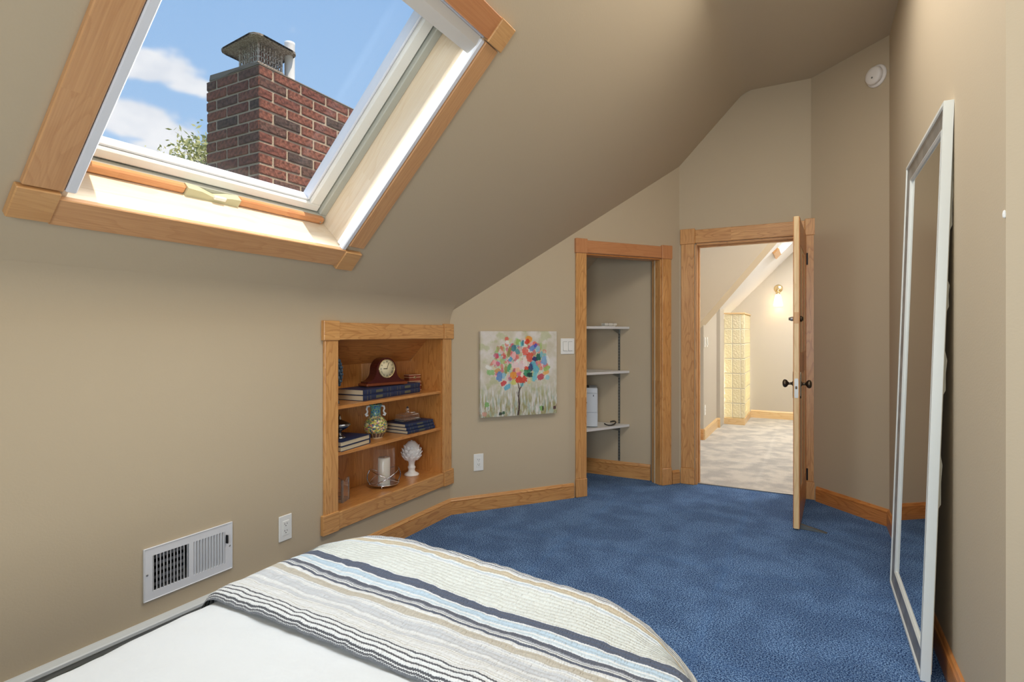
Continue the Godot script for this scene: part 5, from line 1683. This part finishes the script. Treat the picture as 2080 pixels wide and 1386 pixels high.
func chimney():
	# near corner (x0, z0); right face looks +x, left face in view looks +z
	var x0 := -2.97; var z0 := -2.25; var wx := 0.522; var wz := 1.28; var top := 2.905; var ch := 0.0672
	var c := base("brick_chimney", at(Vector3(x0, top, z0)))
	tag(c, "red brick chimney with metal cap seen through the roof window", "chimney")
	m_core(c, wx, wz, ch)
	var shapes := {}
	for course in 17:
		var y := -ch * (course + 0.5)
		var odd := course % 2 == 1
		# along the right face (+x), from the corner away from the camera
		var s := 0.0
		var k := 0
		while s < wz - 0.02:
			var l := (0.203 if odd else 0.0975) if k == 0 else 0.203
			l = minf(l, wz - s)
			brick(c, shapes, l, ch, Vector3(-0.04, y, -(s + l * 0.5)), true)
			s += l + 0.0115
			k += 1
		# along the left face (+z), from the corner to the left
		s = 0.0
		k = 0
		while s < wx - 0.02:
			var l := (0.0975 if odd else 0.203) if k == 0 else 0.203
			l = minf(l, wx - s)
			brick(c, shapes, l, ch, Vector3(-(s + l * 0.5), y, -0.04), false)
			s += l + 0.0115
			k += 1
	var cr := MB.new()
	cr.prism(pv([-wx + 0.03, 0, 0.0, 0, 0.0, 0.006, -0.06, 0.02, -wx + 0.04, 0.035]), -wz, 0.0)
	part(c, "mortar_crown", cr, M.crown)
	pbox(c, "flashing_slab", Vector3(-wx * 0.5 - 0.075, 0.012, -0.11), Vector3(wx * 0.72, 0.012, 0.22), M.crown, 0.004, Transform3D(Basis(Vector3.BACK, 0.05), Vector3(0, 0.004, 0)))
	# cap: a cage of punched metal under a hipped lid with turned edges
	var cap := part(c, "chimney_cap", capmesh(), M.galvanised, at(Vector3(-0.115, 0.018, -0.10)))
	cap.set_meta("label", "weathered metal chimney cap")
	lid(cap)
	var cage := MB.new()
	# four cage sides: corner posts, top and bottom rails and a grid of bars
	for sd in 4:
		var t := Transform3D(Basis(Vector3.UP, sd * PI / 2), Vector3.ZERO)
		for i in 9:
			var u := -0.082 + i * 0.0205
			cage.box(Vector3(u, 0.066, 0.085), Vector3(0.010 if i % 2 == 0 else 0.005, 0.122, 0.003), 0.0, t)
		for y in [0.010, 0.046, 0.080]:
			cage.box(Vector3(0, y, 0.085), Vector3(0.172, 0.018 if y < 0.02 else 0.007, 0.003), 0.0, t)
		cage.box(Vector3(0.085, 0.066, 0.085), Vector3(0.012, 0.128, 0.012), 0.001, t)
	part(cap, "cage", cage, M.galvanised)
	var lin := MB.new(); lin.smooth = 1
	lin.lathe([[0.0, 0.008], [0.055, 0.008], [0.055, 0.11], [0.046, 0.11], [0.046, 0.06], [0.0, 0.06]], 20)
	part(cap, "flue_liner", lin, M.clay_flue)
	var fl := MB.new(); fl.smooth = 1
	fl.lathe([[0.032, 0.0], [0.032, 0.235], [0.033, 0.238], [0.033, 0.252], [0.028, 0.253], [0.028, 0.2], [0.0, 0.19]], 24)
	part(c, "vent_pipe", fl, M.flue_white, at(Vector3(-0.045, 0.005, -0.262)))

func m_core(c: Node3D, wx: float, wz: float, ch: float):
	var m := MB.new()
	m.box(Vector3(-wx * 0.5, -4.2, -wz * 0.5), Vector3(wx - 0.014, 8.398, wz - 0.014), 0.0)
	part(c, "mortar_core", m, M.mortar)

func brick(c: Node3D, shapes: Dictionary, l: float, ch: float, p: Vector3, along_z: bool):
	var v := rng.randi() % 3
	var key := [int(round(l * 1000)), v]
	if not shapes.has(key):
		var m := MB.new()
		var r2 := RandomNumberGenerator.new()
		r2.seed = key[0] * 7 + v
		m.box(Vector3.ZERO, Vector3(l - 0.001 - r2.randf() * 0.003, ch - 0.0105 - r2.randf() * 0.002, 0.08), 0.0045)
		shapes[key] = m.done()
	var b := Basis(Vector3.UP, PI / 2) if along_z else Basis()
	b = b * Basis(Vector3.BACK, rng.randf_range(-0.008, 0.008))
	var jit := Vector3(rng.randf_range(-0.0015, 0.0025), rng.randf_range(-0.001, 0.001), 0) if along_z else Vector3(0, rng.randf_range(-0.001, 0.001), rng.randf_range(-0.0015, 0.0025))
	var pick := rng.randi() % 12
	part(c, "brick", shapes[key], M["brick_%d" % [0, 0, 0, 1, 1, 1, 2, 2, 3, 3, 4, 0][pick]], Transform3D(b, p + jit))

func capmesh() -> MB:
	var m := MB.new()
	m.box(Vector3(0, 0.004, 0), Vector3(0.19, 0.008, 0.19), 0.002)
	return m

func lid(cap: Node3D):
	var m := MB.new()
	var h := 0.163
	var y0 := 0.132; var y1 := 0.128; var yt := 0.19
	# underside rises gently to the cage; the corners are rounded off and the edges turned down
	var cor := []
	for c in [[1, -1], [-1, -1], [-1, 1], [1, 1]]:
		for k in 4:
			var a0: float = {[1, -1]: -PI / 2, [-1, -1]: -PI, [-1, 1]: PI / 2, [1, 1]: 0.0}[c]
			var a := a0 + PI / 2 * (3 - k) / 3.0
			var hx := h + (0.035 if c[0] < 0 else 0.0)
			cor.append(Vector3(c[0] * (hx - 0.055) + cos(a) * 0.055, y0 + (0.012 if c[0] > 0 else -0.014), c[1] * (h - 0.055) + sin(a) * 0.055))
	var apex := Vector3(0, yt, 0)
	var under := Vector3(0, yt - 0.045, 0)
	for i in cor.size():
		var a: Vector3 = cor[i]; var b: Vector3 = cor[(i + 1) % cor.size()]
		m.tri(a, b, apex)
		m.tri(b, a, under)
		var dn := Vector3(0, -0.013, 0)
		m.quad(b, a, a + dn, b + dn)
		m.quad(a, b, b + dn, a + dn)
	part(cap, "lid", m, M.galvanised)

func tree():
	var t := base("yard_tree", at(Vector3(-14.3, -5.5, -9.56)).scaled_local(Vector3(1.0, 1.06, 1.0)))
	tag(t, "pale green tree top beyond the chimney", "tree")
	var m := MB.new(); m.smooth = 1
	m.tube([Vector3(0, 0, 0), Vector3(0.1, 3, 0.05), Vector3(0.0, 6, 0.1), Vector3(0.1, 8.5, 0), Vector3(0.05, 10.6, 0)], [0.22, 0.18, 0.14, 0.09, 0.02], 10)
	var r := RandomNumberGenerator.new()
	r.seed = 77
	var tips := []
	for i in 60:
		var y := 3.5 + 6.9 * pow(r.randf(), 0.7)
		var a := r.randf() * TAU
		var spread := 1.6 * sqrt(maxf(0.0, 1.0 - pow((y - 6.0) / 5.0, 2.0))) * (0.55 + 0.45 * r.randf())
		var tip := Vector3(cos(a) * spread, y + 0.3 + 0.35 * spread * r.randf(), sin(a) * spread)
		m.tube([Vector3(0.05, y - 0.25 * spread, 0.05), Vector3(cos(a) * spread * 0.5, y, sin(a) * spread * 0.5), tip], [0.05, 0.03, 0.008], 5)
		tips.append(tip)
		for k in 3:
			var t2 := tip + Vector3(r.randf_range(-0.6, 0.6), r.randf_range(-0.2, 0.6), r.randf_range(-0.6, 0.6))
			m.tube([tip.lerp(Vector3(0.05, y, 0.05), 0.3), t2], [0.015, 0.005], 4)
			tips.append(t2)
	part(t, "trunk", m, M.bark)
	var lf := MB.new()
	for tip in tips:
		for k in 60:
			var p: Vector3 = tip + Vector3(r.randfn(), r.randfn() * 0.8, r.randfn()) * 0.26
			var a := Vector3(r.randfn(), r.randfn(), r.randfn()).normalized()
			var b := a.cross(Vector3(r.randfn(), r.randfn(), r.randfn())).normalized()
			var s := 0.045 + r.randf() * 0.05
			var g := 0.75 + 0.5 * r.randf()
			lf.st.set_color(Color(g, g, g * (0.7 + 0.5 * r.randf())))
			lf.quad(p - a * s, p - b * s * 0.45, p + a * s, p + b * s * 0.45)
	tag(part(t, "foliage", lf, M.leaf_green), "", "", "", "stuff")
